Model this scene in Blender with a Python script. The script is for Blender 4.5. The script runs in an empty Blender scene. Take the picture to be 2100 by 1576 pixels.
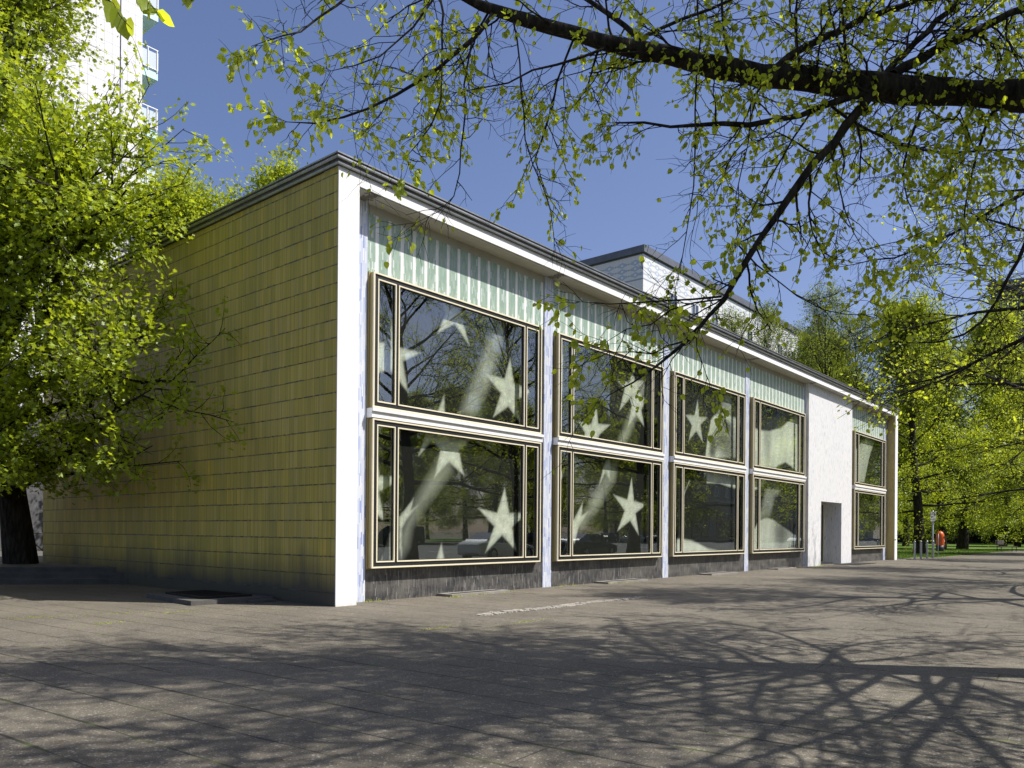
import bpy, math, random
import numpy as np
from mathutils import Matrix, Vector
S = bpy.context.scene
COL = S.collection
PI = math.pi
R = math.radians
# ---------------------------------------------------------------- camera, sky, sun, exposure
cam_d = bpy.data.cameras.new('camera'); cam = bpy.data.objects.new('camera', cam_d); COL.objects.link(cam)
cam_d.sensor_width = 36.0; cam_d.lens = 27.77
cam_d.shift_y = 0.1438; cam_d.shift_x = 0.00113
cam_d.clip_start = 0.05; cam_d.clip_end = 3000
cam.matrix_world = Matrix.Translation((-8.944, -11.688, 1.40)) @ Matrix.Rotation(R(-49.9), 4, 'Z') @ Matrix.Rotation(R(90), 4, 'X') @ Matrix.Rotation(R(0.45), 4, 'Z')
S.camera = cam
SUN_EL = R(54.0); SUN_AZ = math.atan2(-0.85, 0.53)      # mathematical angle of the horizontal direction towards the sun
w = bpy.data.worlds.new('World'); S.world = w; w.use_nodes = True
nt = w.node_tree
sky = nt.nodes.new('ShaderNodeTexSky'); sky.sky_type = 'NISHITA'; sky.sun_disc = False
sky.sun_elevation = SUN_EL; sky.sun_rotation = PI/2 - SUN_AZ; sky.altitude = 50; sky.air_density = 1.0; sky.dust_density = 1.7; sky.ozone_density = 3.0
bg = nt.nodes['Background']; bg.inputs['Strength'].default_value = 0.10
tint = nt.nodes.new('ShaderNodeMix'); tint.data_type = 'RGBA'; tint.blend_type = 'MULTIPLY'; tint.inputs[0].default_value = 1.0; tint.inputs[7].default_value = (1.0, 0.935, 1.05, 1)
nt.links.new(sky.outputs[0], tint.inputs[6]); nt.links.new(tint.outputs[2], bg.inputs['Color'])
sun_d = bpy.data.lights.new('sun', 'SUN'); sun_d.energy = 5.0; sun_d.angle = R(0.53); sun_d.color = (1.0, 0.955, 0.88)
sun = bpy.data.objects.new('sun', sun_d); COL.objects.link(sun)
sdir = Vector((math.cos(SUN_AZ)*math.cos(SUN_EL), math.sin(SUN_AZ)*math.cos(SUN_EL), math.sin(SUN_EL)))
sun.rotation_euler = sdir.to_track_quat('Z', 'Y').to_euler()
sun.location = (0, -20, 60)
S.view_settings.view_transform = 'Standard'; S.view_settings.look = 'None'
S.view_settings.exposure = 0.45; S.view_settings.gamma = 1.0
S.render.engine = 'CYCLES'
S.cycles.max_bounces = 7; S.cycles.diffuse_bounces = 3; S.cycles.glossy_bounces = 4; S.cycles.transmission_bounces = 4; S.cycles.transparent_max_bounces = 12
S.cycles.caustics_reflective = False; S.cycles.caustics_refractive = False
S.cycles.use_denoising = True
S.cycles.sample_clamp_indirect = 6

# ---------------------------------------------------------------- node helpers
class NT:
    def __init__(s, m): s.t = m.node_tree; s.N = s.t.nodes; s.L = s.t.links
    def inp(s, sock, v):
        if v is None: return
        if hasattr(v, 'links') or isinstance(v, bpy.types.NodeSocket): s.L.new(v, sock)
        else:
            try: sock.default_value = v
            except Exception: sock.default_value = (*v, 1.0)
    def m(s, op, a, b=None, c=None):
        n = s.N.new('ShaderNodeMath'); n.operation = op
        s.inp(n.inputs[0], a); s.inp(n.inputs[1], b); s.inp(n.inputs[2], c); return n.outputs[0]
    def noise(s, vec, scale, detail=3.0, rough=0.55, dim='3D'):
        n = s.N.new('ShaderNodeTexNoise'); n.noise_dimensions = dim
        if vec is not None: s.L.new(vec, n.inputs['Vector'])
        n.inputs['Scale'].default_value = scale; n.inputs['Detail'].default_value = detail; n.inputs['Roughness'].default_value = rough
        return n.outputs['Fac']
    def white(s, a, b=None, c=None):
        v = s.N.new('ShaderNodeCombineXYZ'); s.inp(v.inputs[0], a); s.inp(v.inputs[1], b); s.inp(v.inputs[2], c)
        n = s.N.new('ShaderNodeTexWhiteNoise'); n.noise_dimensions = '3D'; s.L.new(v.outputs[0], n.inputs['Vector']); return n.outputs['Value']
    def ramp(s, fac, stops, interp='LINEAR'):
        n = s.N.new('ShaderNodeValToRGB'); n.color_ramp.interpolation = interp
        e = n.color_ramp.elements
        while len(e) > 1: e.remove(e[-1])
        e[0].position = stops[0][0]; e[0].color = (*stops[0][1], 1)
        for p, c in stops[1:]:
            k = e.new(p); k.color = (*c, 1)
        s.inp(n.inputs[0], fac); return n.outputs[0]
    def mix(s, fac, a, b, mode='MIX'):
        n = s.N.new('ShaderNodeMix'); n.data_type = 'RGBA'; n.blend_type = mode
        s.inp(n.inputs[0], fac); s.inp(n.inputs[6], a); s.inp(n.inputs[7], b); return n.outputs[2]
    def sep(s, v):
        n = s.N.new('ShaderNodeSeparateXYZ'); s.L.new(v, n.inputs[0]); return n.outputs
    def comb(s, x, y, z):
        n = s.N.new('ShaderNodeCombineXYZ'); s.inp(n.inputs[0], x); s.inp(n.inputs[1], y); s.inp(n.inputs[2], z); return n.outputs[0]
    def pos(s): return s.N.new('ShaderNodeNewGeometry').outputs['Position']
    def obj(s): return s.N.new('ShaderNodeTexCoord').outputs['Object']
    def scale(s, v, k):
        n = s.N.new('ShaderNodeVectorMath'); n.operation = 'MULTIPLY'; s.L.new(v, n.inputs[0]); n.inputs[1].default_value = k; return n.outputs[0]
    def bump(s, h, strength=0.3, dist=0.01):
        n = s.N.new('ShaderNodeBump'); n.inputs['Strength'].default_value = strength; n.inputs['Distance'].default_value = dist
        s.L.new(h, n.inputs['Height']); return n.outputs[0]
def mat(name, col=(0.5, 0.5, 0.5), rough=0.6, metal=0.0, spec=None, fn=None):
    m = bpy.data.materials.new(name); m.use_nodes = True
    b = m.node_tree.nodes['Principled BSDF']; n = NT(m)
    b.inputs['Base Color'].default_value = (*col, 1); b.inputs['Roughness'].default_value = rough; b.inputs['Metallic'].default_value = metal
    if spec is not None: b.inputs['Specular IOR Level'].default_value = spec
    if fn: fn(n, b)
    return m
def vary(c, amt=0.15, scale=1.5, bumpd=0.0, bs=40):
    """a plain paint or metal with slight real unevenness of tone"""
    def f(n, b):
        p = n.pos(); a = n.noise(p, scale, 5); d = n.noise(n.scale(p, (6, 6, 1)), scale*0.7, 3)
        lo = tuple(x*(1-amt) for x in c); hi = tuple(min(1, x*(1+amt*0.6)) for x in c)
        col = n.ramp(n.m('ADD', n.m('MULTIPLY', a, 0.6), n.m('MULTIPLY', d, 0.4)), [(0.3, lo), (0.65, hi)])
        n.L.new(col, b.inputs['Base Color'])
        if bumpd: n.L.new(n.bump(n.noise(p, bs, 3), 0.4, bumpd), b.inputs['Normal'])
    return f
def sticks(n, u, z, du, dv, pal, grout, gw=0.07):
    """small upright mosaic sticks in staggered columns; returns colour, height"""
    uu = n.m('DIVIDE', u, du); ci = n.m('FLOOR', uu); fu = n.m('FRACT', uu)
    off = n.white(ci, 3.7, 1.1)
    vv = n.m('ADD', n.m('DIVIDE', z, dv), n.m('MULTIPLY', off, 9.0)); cj = n.m('FLOOR', vv); fv = n.m('FRACT', vv)
    r = n.white(ci, cj, 5.0)
    col = n.ramp(r, pal, 'CONSTANT')
    g = n.m('MAXIMUM', n.m('LESS_THAN', fu, gw), n.m('LESS_THAN', fv, gw*du/dv*1.5))
    return n.mix(g, col, grout), n.m('ADD', n.m('SUBTRACT', 1.0, g), n.m('MULTIPLY', r, 0.3)), r

# ---------------------------------------------------------------- materials
def f_yellow(axis):
    def f(n, b):
        x, y, z = n.sep(n.pos()); u = (x, y)[axis]
        tw, th = 0.1333, 0.333
        tu = n.m('DIVIDE', u, tw); tv = n.m('DIVIDE', n.m('ADD', z, 0.10), th)
        ci = n.m('FLOOR', tu); cj = n.m('FLOOR', tv); fu = n.m('FRACT', tu); fv = n.m('FRACT', tv)
        r = n.white(ci, cj, 2.0)
        fl = n.m('FRACT', n.m('MULTIPLY', tu, 4.0)); flute = n.m('SINE', n.m('MULTIPLY', fl, PI))
        rf = n.white(n.m('FLOOR', n.m('MULTIPLY', tu, 4.0)), n.m('FLOOR', n.m('MULTIPLY', tv, 0.5)), 8.0)
        col = n.ramp(r, [(0, (0.52, 0.44, 0.08)), (0.5, (0.65, 0.53, 0.09)), (0.9, (0.67, 0.55, 0.15)), (1.0, (0.76, 0.55, 0.06))])
        col = n.mix(n.m('MULTIPLY', rf, 0.45), col, (0.32, 0.27, 0.05))
        big = n.noise(n.comb(n.m('MULTIPLY', u, 1.6), 0.0, n.m('MULTIPLY', z, 0.35)), 1.0, 5)
        col = n.mix(n.ramp(big, [(0.45, (0, 0, 0)), (0.75, (0.4,)*3)]), col, (0.22, 0.22, 0.10))
        # darker towards the foot of the wall, with an uneven edge
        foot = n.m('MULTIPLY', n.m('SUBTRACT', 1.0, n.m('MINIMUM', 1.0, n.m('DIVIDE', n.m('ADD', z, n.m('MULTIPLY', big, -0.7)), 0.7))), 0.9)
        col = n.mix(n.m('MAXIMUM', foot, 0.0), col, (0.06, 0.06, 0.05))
        groove = n.m('LESS_THAN', flute, 0.35)
        col = n.mix(n.m('MULTIPLY', groove, 0.6), col, (0.15, 0.125, 0.045))
        jw = n.white(ci, 9.0, cj)
        vj = n.m('LESS_THAN', fu, 0.07)
        hj = n.m('LESS_THAN', fv, n.m('ADD', 0.055, n.m('MULTIPLY', jw, 0.035)))
        joint = n.m('MAXIMUM', n.m('MULTIPLY', vj, 0.38), n.m('MULTIPLY', hj, n.m('ADD', 0.45, n.m('MULTIPLY', n.white(n.m('FLOOR', n.m('MULTIPLY', tu, 2.0)), cj, 4.0), 0.55))))
        col = n.mix(joint, col, n.ramp(jw, [(0.3, (0.02, 0.02, 0.02)), (0.8, (0.09, 0.09, 0.09))]))
        n.L.new(col, b.inputs['Base Color'])
        h = n.m('SUBTRACT', flute, n.m('MULTIPLY', joint, 1.2))
        n.L.new(n.bump(h, 0.8, 0.006), b.inputs['Normal'])
    return f
M = {}
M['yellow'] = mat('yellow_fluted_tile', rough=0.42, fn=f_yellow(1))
M['yellow_x'] = mat('yellow_fluted_tile_back', rough=0.42, fn=f_yellow(0))
M['yellow_fin'] = mat('yellow_glazed_fin', (0.5, 0.38, 0.12), 0.5, fn=vary((0.42, 0.33, 0.12), 0.2, 1.2))
def f_render(n, b):
    p = n.pos(); a = n.noise(p, 1.1, 6); s2 = n.noise(n.scale(p, (7, 7, 0.8)), 1.0, 4)
    col = n.ramp(n.m('ADD', n.m('MULTIPLY', a, 0.5), n.m('MULTIPLY', s2, 0.5)), [(0.30, (0.74, 0.74, 0.74)), (0.42, (0.81, 0.81, 0.81)), (0.7, (0.84, 0.84, 0.84))])
    x, y, z = n.sep(p)
    foot = n.m('MAXIMUM', 0.0, n.m('MULTIPLY', n.m('SUBTRACT', 0.22, n.m('ADD', z, n.m('MULTIPLY', s2, 0.25))), 4.0))
    n.L.new(n.mix(foot, col, (0.42, 0.38, 0.33)), b.inputs['Base Color'])
    n.L.new(n.bump(n.noise(p, 90, 4), 0.35, 0.004), b.inputs['Normal'])
M['white'] = mat('white_render', (0.8, 0.8, 0.8), 0.85, fn=f_render)
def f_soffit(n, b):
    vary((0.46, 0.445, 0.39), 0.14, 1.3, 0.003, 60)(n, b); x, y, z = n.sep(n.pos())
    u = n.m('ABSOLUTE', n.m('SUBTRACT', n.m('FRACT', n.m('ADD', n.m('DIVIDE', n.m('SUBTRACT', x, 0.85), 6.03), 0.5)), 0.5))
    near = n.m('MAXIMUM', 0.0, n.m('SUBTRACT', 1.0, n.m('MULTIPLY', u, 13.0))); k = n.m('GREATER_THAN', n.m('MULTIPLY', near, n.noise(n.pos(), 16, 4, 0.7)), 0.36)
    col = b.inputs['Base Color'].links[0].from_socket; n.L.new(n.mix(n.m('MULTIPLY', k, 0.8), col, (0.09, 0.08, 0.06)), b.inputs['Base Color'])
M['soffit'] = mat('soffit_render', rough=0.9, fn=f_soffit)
M['coping'] = mat('coping_zinc', (0.4, 0.4, 0.41), 0.42, 0.75, fn=vary((0.36, 0.37, 0.38), 0.35, 2.5))
M['coping_dark'] = mat('coping_weathered', (0.12, 0.12, 0.12), 0.6, 0.3, fn=vary((0.13, 0.13, 0.125), 0.5, 3))
M['roof'] = mat('roof_felt', (0.12, 0.12, 0.12), 0.9, fn=vary((0.13, 0.13, 0.13), 0.2, 0.5))
M['gold'] = mat('pale_gold_anodised', (0.62, 0.55, 0.40), 0.38, 0.0, fn=vary((0.80, 0.73, 0.54), 0.06, 2))
M['gold_shaded'] = mat('gold_frame_shaded', (0.3, 0.25, 0.12), 0.45, 0.0, fn=vary((0.33, 0.27, 0.12), 0.1, 2))  # darker copy of the frame gold, shade of the side faces put into colour
M['black'] = mat('black_frame_paint', (0.008, 0.009, 0.010), 0.55)
M['sill'] = mat('white_sill_band', (0.8, 0.8, 0.8), 0.6, fn=vary((0.80, 0.80, 0.79), 0.08, 3))
def f_green(n, b):
    x, y, z = n.sep(n.obj())
    s = n.m('FRACT', n.m('DIVIDE', n.m('ADD', x, 0.02), 0.3325))
    si = n.m('FLOOR', n.m('DIVIDE', n.m('ADD', x, 0.02), 0.3325))
    pw = n.sep(n.pos())[0]
    w1 = (0.80, 0.82, 0.80)
    c, h, r = sticks(n, pw, z, 0.0285, 0.155, [(0, (0.255, 0.365, 0.29)), (0.3, (0.285, 0.40, 0.32)), (0.55, (0.32, 0.43, 0.35)), (0.82, (0.38, 0.48, 0.41)), (0.94, (0.56, 0.63, 0.61)), (0.975, (0.66, 0.70, 0.72))], (0.42, 0.47, 0.44), 0.06)
    cw, hw, _ = sticks(n, pw, z, 0.0285, 0.16, [(0, (0.78, 0.80, 0.79)), (0.5, (0.84, 0.84, 0.83)), (0.85, (0.72, 0.75, 0.74))], (0.62, 0.64, 0.62), 0.09)
    # ragged lower ends where paler sticks take over
    low = n.m('LESS_THAN', n.m('SUBTRACT', z, n.m('MULTIPLY', r, 0.7)), 6.02)
    c = n.mix(n.m('MULTIPLY', low, 0.32), c, (0.70, 0.76, 0.74))
    isw = n.m('GREATER_THAN', s, 0.75)
    col = n.mix(isw, c, cw)
    col = n.mix(n.ramp(n.noise(n.pos(), 2.2, 4), [(0.45, (0, 0, 0)), (0.8, (0.25,)*3)]), col, (0.45, 0.5, 0.46))
    n.L.new(col, b.inputs['Base Color']); n.L.new(n.bump(h, 0.35, 0.003), b.inputs['Normal'])
M['green'] = mat('green_stick_mosaic', rough=0.3, fn=f_green)
def f_blue(n, b):
    x, y, z = n.sep(n.pos())
    u = n.m('ADD', x, n.m('MULTIPLY', y, 1.0))
    c, h, r = sticks(n, u, z, 0.0285, 0.24, [(0, (0.64, 0.67, 0.74)), (0.30, (0.52, 0.57, 0.70)), (0.52, (0.40, 0.46, 0.66)), (0.70, (0.24, 0.30, 0.55)), (0.78, (0.56, 0.60, 0.70)), (0.92, (0.70, 0.72, 0.76))], (0.50, 0.54, 0.62), 0.12)
    n.L.new(c, b.inputs['Base Color']); n.L.new(n.bump(h, 0.35, 0.003), b.inputs['Normal'])
M['blue'] = mat('blue_stick_mosaic', rough=0.28, fn=f_blue)
def f_wm(n, b):
    x, y, z = n.sep(n.pos())
    u = n.m('ADD', x, y)
    c, h, r = sticks(n, u, z, 0.026, 0.15, [(0, (0.80, 0.80, 0.82)), (0.35, (0.85, 0.85, 0.85)), (0.75, (0.75, 0.76, 0.79)), (0.93, (0.66, 0.67, 0.70)), (0.975, (0.48, 0.49, 0.53))], (0.68, 0.68, 0.70), 0.10)
    n.L.new(c, b.inputs['Base Color']); n.L.new(n.bump(h, 0.5, 0.004), b.inputs['Normal'])
M['white_mosaic'] = mat('white_stick_mosaic', rough=0.35, fn=f_wm)
def f_pl(n, b):
    x, y, z = n.sep(n.pos())
    u = n.m('ADD', x, y)
    c, h, r = sticks(n, u, z, 0.024, 0.16, [(0, (0.032, 0.032, 0.036)), (0.3, (0.05, 0.05, 0.055)), (0.55, (0.075, 0.073, 0.073)), (0.8, (0.11, 0.108, 0.105)), (0.95, (0.20, 0.20, 0.19))], (0.10, 0.096, 0.09), 0.13)
    k = n.noise(n.scale(n.pos(), (1.0, 1.0, 2.2)), 1.6, 5)
    c = n.mix(n.ramp(k, [(0.42, (0, 0, 0)), (0.72, (0.6,)*3)]), c, (0.19, 0.18, 0.16))
    n.L.new(c, b.inputs['Base Color']); n.L.new(n.bump(h, 0.5, 0.004), b.inputs['Normal'])
M['plinth'] = mat('black_stick_mosaic', rough=0.42, fn=f_pl)
def glass(name, f0=0.12, tint=(0.965, 0.985, 0.965), wob=0.0006):
    m = bpy.data.materials.new(name); m.use_nodes = True; n = NT(m); n.N.clear()
    out = n.N.new('ShaderNodeOutputMaterial'); mx = n.N.new('ShaderNodeMixShader')
    tr = n.N.new('ShaderNodeBsdfTransparent'); tr.inputs[0].default_value = (*tint, 1)
    gl = n.N.new('ShaderNodeBsdfGlossy'); gl.inputs['Roughness'].default_value = 0.0; gl.inputs[0].default_value = (0.93, 0.97, 0.95, 1)
    g = n.N.new('ShaderNodeNewGeometry'); dt = n.N.new('ShaderNodeVectorMath'); dt.operation = 'DOT_PRODUCT'; n.L.new(g.outputs['Incoming'], dt.inputs[0]); n.L.new(g.outputs['Normal'], dt.inputs[1])
    sch = n.m('ADD', f0, n.m('MULTIPLY', 1-f0, n.m('POWER', n.m('SUBTRACT', 1.0, n.m('ABSOLUTE', dt.outputs['Value'])), 5.0)))
    n.L.new(sch, mx.inputs[0]); n.L.new(tr.outputs[0], mx.inputs[1]); n.L.new(gl.outputs[0], mx.inputs[2]); n.L.new(mx.outputs[0], out.inputs[0])
    if wob:
        h = n.noise(n.scale(n.pos(), (1.0, 1.0, 0.7)), 0.9, 1); n.L.new(n.bump(h, 0.5, wob*10), gl.inputs['Normal'])
    return m
M['glass'] = glass('window_glass')
M['art'] = None
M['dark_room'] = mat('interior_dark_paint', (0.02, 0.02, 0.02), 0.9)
M['door'] = mat('door_bronze', (0.05, 0.045, 0.03), 0.4, 0.3)
def f_pave(n, b):
    p = n.pos(); x, y, z = n.sep(p)
    a = R(-4.5); ca, sa = math.cos(a), math.sin(a)
    u = n.m('SUBTRACT', n.m('MULTIPLY', x, ca), n.m('MULTIPLY', y, sa)); v = n.m('ADD', n.m('MULTIPLY', x, sa), n.m('MULTIPLY', y, ca))
    wob = n.m('MULTIPLY', n.m('SUBTRACT', n.noise(p, 0.6, 2), 0.5), 0.10); u = n.m('ADD', u, wob)
    du, dv = 0.50, 0.75
    uu = n.m('DIVIDE', u, du); ci = n.m('FLOOR', uu); fu = n.m('FRACT', uu)
    vv = n.m('ADD', n.m('DIVIDE', v, dv), n.m('MULTIPLY', n.white(ci, 0.3, 0.2), 5)); cj = n.m('FLOOR', vv); fv = n.m('FRACT', vv)
    r = n.white(ci, cj, 1.0)
    fine = n.noise(p, 95, 4, 0.7); mid = n.noise(p, 7, 5); big = n.noise(p, 0.55, 5)
    base = n.ramp(big, [(0.3, (0.108, 0.096, 0.074)), (0.55, (0.162, 0.144, 0.111)), (0.75, (0.192, 0.170, 0.132))])
    base = n.mix(n.m('MULTIPLY', n.m('POWER', r, 2.0), 0.5), base, (0.125, 0.112, 0.09))
    base = n.mix(n.ramp(mid, [(0.35, (0.28,)*3), (0.6, (0, 0, 0))]), base, (0.09, 0.078, 0.064))
    agg = n.ramp(fine, [(0.38, (0.42,)*3), (0.50, (1.0,)*3), (0.60, (1.12,)*3), (0.69, (2.1, 2.0, 1.8))])
    col = n.mix(1.0, base, agg, 'MULTIPLY')
    vo = n.N.new('ShaderNodeTexVoronoi'); vo.inputs['Scale'].default_value = 75; n.L.new(p, vo.inputs['Vector'])
    col = n.mix(n.m('MULTIPLY', n.m('GREATER_THAN', n.white(n.m('MULTIPLY', vo.outputs['Color'], 7.0), 0.4, 0.4), 0.93), 0.42), col, (0.42, 0.40, 0.36))
    # joints: long ones well seen, cross ones patchy
    jn = n.noise(p, 1.3, 3)
    eu = n.m('MINIMUM', fu, n.m('SUBTRACT', 1.0, fu)); ev = n.m('MINIMUM', fv, n.m('SUBTRACT', 1.0, fv))
    j1 = n.m('LESS_THAN', n.m('MULTIPLY', eu, du), n.m('MULTIPLY', n.m('MAXIMUM', n.m('SUBTRACT', jn, 0.31), 0.0), 0.052))
    j2 = n.m('LESS_THAN', n.m('MULTIPLY', ev, dv), n.m('MULTIPLY', n.m('MAXIMUM', n.m('SUBTRACT', jn, 0.52), 0.0), 0.05))
    j = n.m('MAXIMUM', j1, j2)
    moss = n.noise(p, 2.1, 2)
    jc = n.ramp(moss, [(0.50, (0.035, 0.032, 0.028)), (0.64, (0.06, 0.08, 0.02)), (0.74, (0.15, 0.17, 0.05))])
    col = n.mix(n.m('MULTIPLY', j, 0.9), col, jc)
    n.L.new(col, b.inputs['Base Color'])
    hgt = n.m('ADD', n.m('MULTIPLY', fine, 0.5), n.m('SUBTRACT', n.m('MULTIPLY', r, 0.35), n.m('MULTIPLY', j, 2.0)))
    n.L.new(n.bump(hgt, 0.7, 0.006), b.inputs['Normal'])
M['pave'] = mat('granite_paving', rough=0.86, spec=0.3, fn=f_pave)
def f_stone(c, sc=60):
    def f(n, b):
        p = n.pos(); a = n.noise(p, 2.0, 5); d = n.noise(p, sc, 4, 0.7)
        lo = tuple(x*0.6 for x in c); hi = tuple(x*1.25 for x in c)
        n.L.new(n.ramp(n.m('ADD', n.m('MULTIPLY', a, 0.55), n.m('MULTIPLY', d, 0.45)), [(0.35, lo), (0.65, hi)]), b.inputs['Base Color'])
        n.L.new(n.bump(d, 0.6, 0.006), b.inputs['Normal'])
    return f
M['step'] = mat('step_concrete', rough=0.9, fn=f_stone((0.10, 0.096, 0.09)))
M['kerb'] = mat('kerb_stone', rough=0.9, fn=f_stone((0.26, 0.245, 0.22)))
M['grate'] = mat('grate_iron', (0.012, 0.012, 0.012), 0.7, 0.2)
M['cobble'] = mat('cobble_granite', rough=0.85, fn=f_stone((0.40, 0.37, 0.32), 30))
M['asphalt'] = mat('asphalt', rough=0.85, fn=f_stone((0.075, 0.077, 0.08), 45))
M['paint'] = mat('road_paint', (0.7, 0.7, 0.68), 0.7)
def f_grass(n, b):
    p = n.pos(); a = n.noise(p, 0.35, 5); d = n.noise(p, 9, 5, 0.7); e = n.noise(n.scale(p, (1, 1, 1)), 60, 3)
    c = n.ramp(n.m('ADD', n.m('MULTIPLY', a, 0.45), n.m('ADD', n.m('MULTIPLY', d, 0.35), n.m('MULTIPLY', e, 0.2))), [(0.32, (0.045, 0.075, 0.016)), (0.5, (0.09, 0.155, 0.022)), (0.66, (0.15, 0.22, 0.035))])
    n.L.new(c, b.inputs['Base Color']); n.L.new(n.bump(d, 1.0, 0.05), b.inputs['Normal'])
M['grass'] = mat('lawn_grass', rough=0.9, spec=0.2, fn=f_grass)
M['earth'] = mat('bare_earth', rough=0.95, fn=f_stone((0.12, 0.10, 0.07), 20))
def leafmat(name, dark, light, tr, tf=0.5, yellow=None):
    m = bpy.data.materials.new(name); m.use_nodes = True; n = NT(m); n.N.clear()
    out = n.N.new('ShaderNodeOutputMaterial')
    g = n.N.new('ShaderNodeNewGeometry'); r = g.outputs['Random Per Island']
    clump = n.noise(n.pos(), 0.8, 3)
    k = n.m('ADD', n.m('MULTIPLY', r, 0.7), n.m('MULTIPLY', clump, 0.45))
    col = n.ramp(k, [(0.15, dark), (0.9, light)])
    tcol = n.ramp(k, [(0.15, tuple(x*0.62 for x in tr)), (0.85, tr)])
    d = n.N.new('ShaderNodeBsdfDiffuse'); t = n.N.new('ShaderNodeBsdfTranslucent'); gl = n.N.new('ShaderNodeBsdfGlossy')
    gl.inputs['Roughness'].default_value = 0.45; gl.inputs[0].default_value = (0.6, 0.65, 0.6, 1)
    n.L.new(col, d.inputs[0]); n.L.new(tcol, t.inputs[0])
    a = n.N.new('ShaderNodeMixShader'); a.inputs[0].default_value = tf; n.L.new(d.outputs[0], a.inputs[1]); n.L.new(t.outputs[0], a.inputs[2])
    c = n.N.new('ShaderNodeMixShader'); c.inputs[0].default_value = 0.05; n.L.new(a.outputs[0], c.inputs[1]); n.L.new(gl.outputs[0], c.inputs[2])
    n.L.new(c.outputs[0], out.inputs[0]); return m
M['leaf_lime'] = leafmat('linden_leaf', (0.17, 0.25, 0.016), (0.36, 0.46, 0.03), (0.84, 0.93, 0.05), 0.62)
M['leaf_maple'] = leafmat('maple_leaf', (0.16, 0.24, 0.014), (0.37, 0.46, 0.025), (0.60, 0.70, 0.03), 0.5)
M['leaf_park'] = leafmat('park_tree_leaf', (0.14, 0.205, 0.014), (0.32, 0.40, 0.025), (0.55, 0.63, 0.03), 0.50)
M['leaf_sparse'] = leafmat('young_leaf', (0.15, 0.20, 0.03), (0.28, 0.36, 0.06), (0.40, 0.48, 0.06), 0.5)
M['hedge'] = leafmat('hedge_leaf', (0.02, 0.035, 0.01), (0.05, 0.08, 0.015), (0.05, 0.09, 0.01), 0.3)
def f_bark(n, b):
    p = n.pos(); a = n.noise(n.scale(p, (9, 9, 1.6)), 1.6, 6, 0.65)
    n.L.new(n.ramp(a, [(0.35, (0.012, 0.011, 0.010)), (0.55, (0.040, 0.036, 0.030)), (0.75, (0.085, 0.078, 0.066))]), b.inputs['Base Color'])
    n.L.new(n.bump(a, 1.0, 0.03), b.inputs['Normal'])
M['bark'] = mat('dark_bark', rough=0.95, spec=0.1, fn=f_bark)

# ---------------------------------------------------------------- mesh helpers
def tag(o, label=None, cat=None, group=None, kind=None):
    if label: o['label'] = label
    if cat: o['category'] = cat
    if group: o['group'] = group
    if kind: o['kind'] = kind
    return o
def mesh_np(name, verts, facelists, mats=(), smooth=False, midx=None):
    me = bpy.data.meshes.new(name); v = np.asarray(verts, dtype=np.float32)
    me.vertices.add(len(v)); me.vertices.foreach_set('co', v.ravel())
    loops = np.concatenate([np.asarray(f, dtype=np.int32).ravel() for f in facelists])
    sizes = np.concatenate([np.full(len(f), np.asarray(f).shape[1], dtype=np.int32) for f in facelists])
    me.loops.add(len(loops)); me.loops.foreach_set('vertex_index', loops)
    starts = np.zeros(len(sizes), dtype=np.int32); starts[1:] = np.cumsum(sizes)[:-1]
    me.polygons.add(len(sizes)); me.polygons.foreach_set('loop_start', starts); me.polygons.foreach_set('loop_total', sizes)
    if smooth: me.polygons.foreach_set('use_smooth', np.ones(len(sizes), dtype=bool))
    if midx is not None: me.polygons.foreach_set('material_index', np.asarray(midx, dtype=np.int32))
    for m in mats: me.materials.append(m)
    me.update(calc_edges=True); me.validate()
    return me
def link(name, me, parent=None, loc=(0, 0, 0), rz=0.0):
    o = bpy.data.objects.new(name, me); COL.objects.link(o); o.location = loc; o.rotation_euler = (0, 0, rz)
    if parent: o.parent = parent
    return o
def empty(name, loc=(0, 0, 0), rz=0.0):
    o = bpy.data.objects.new(name, None); COL.objects.link(o); o.location = loc; o.rotation_euler = (0, 0, rz); o.empty_display_size = 0.3
    return o
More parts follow.
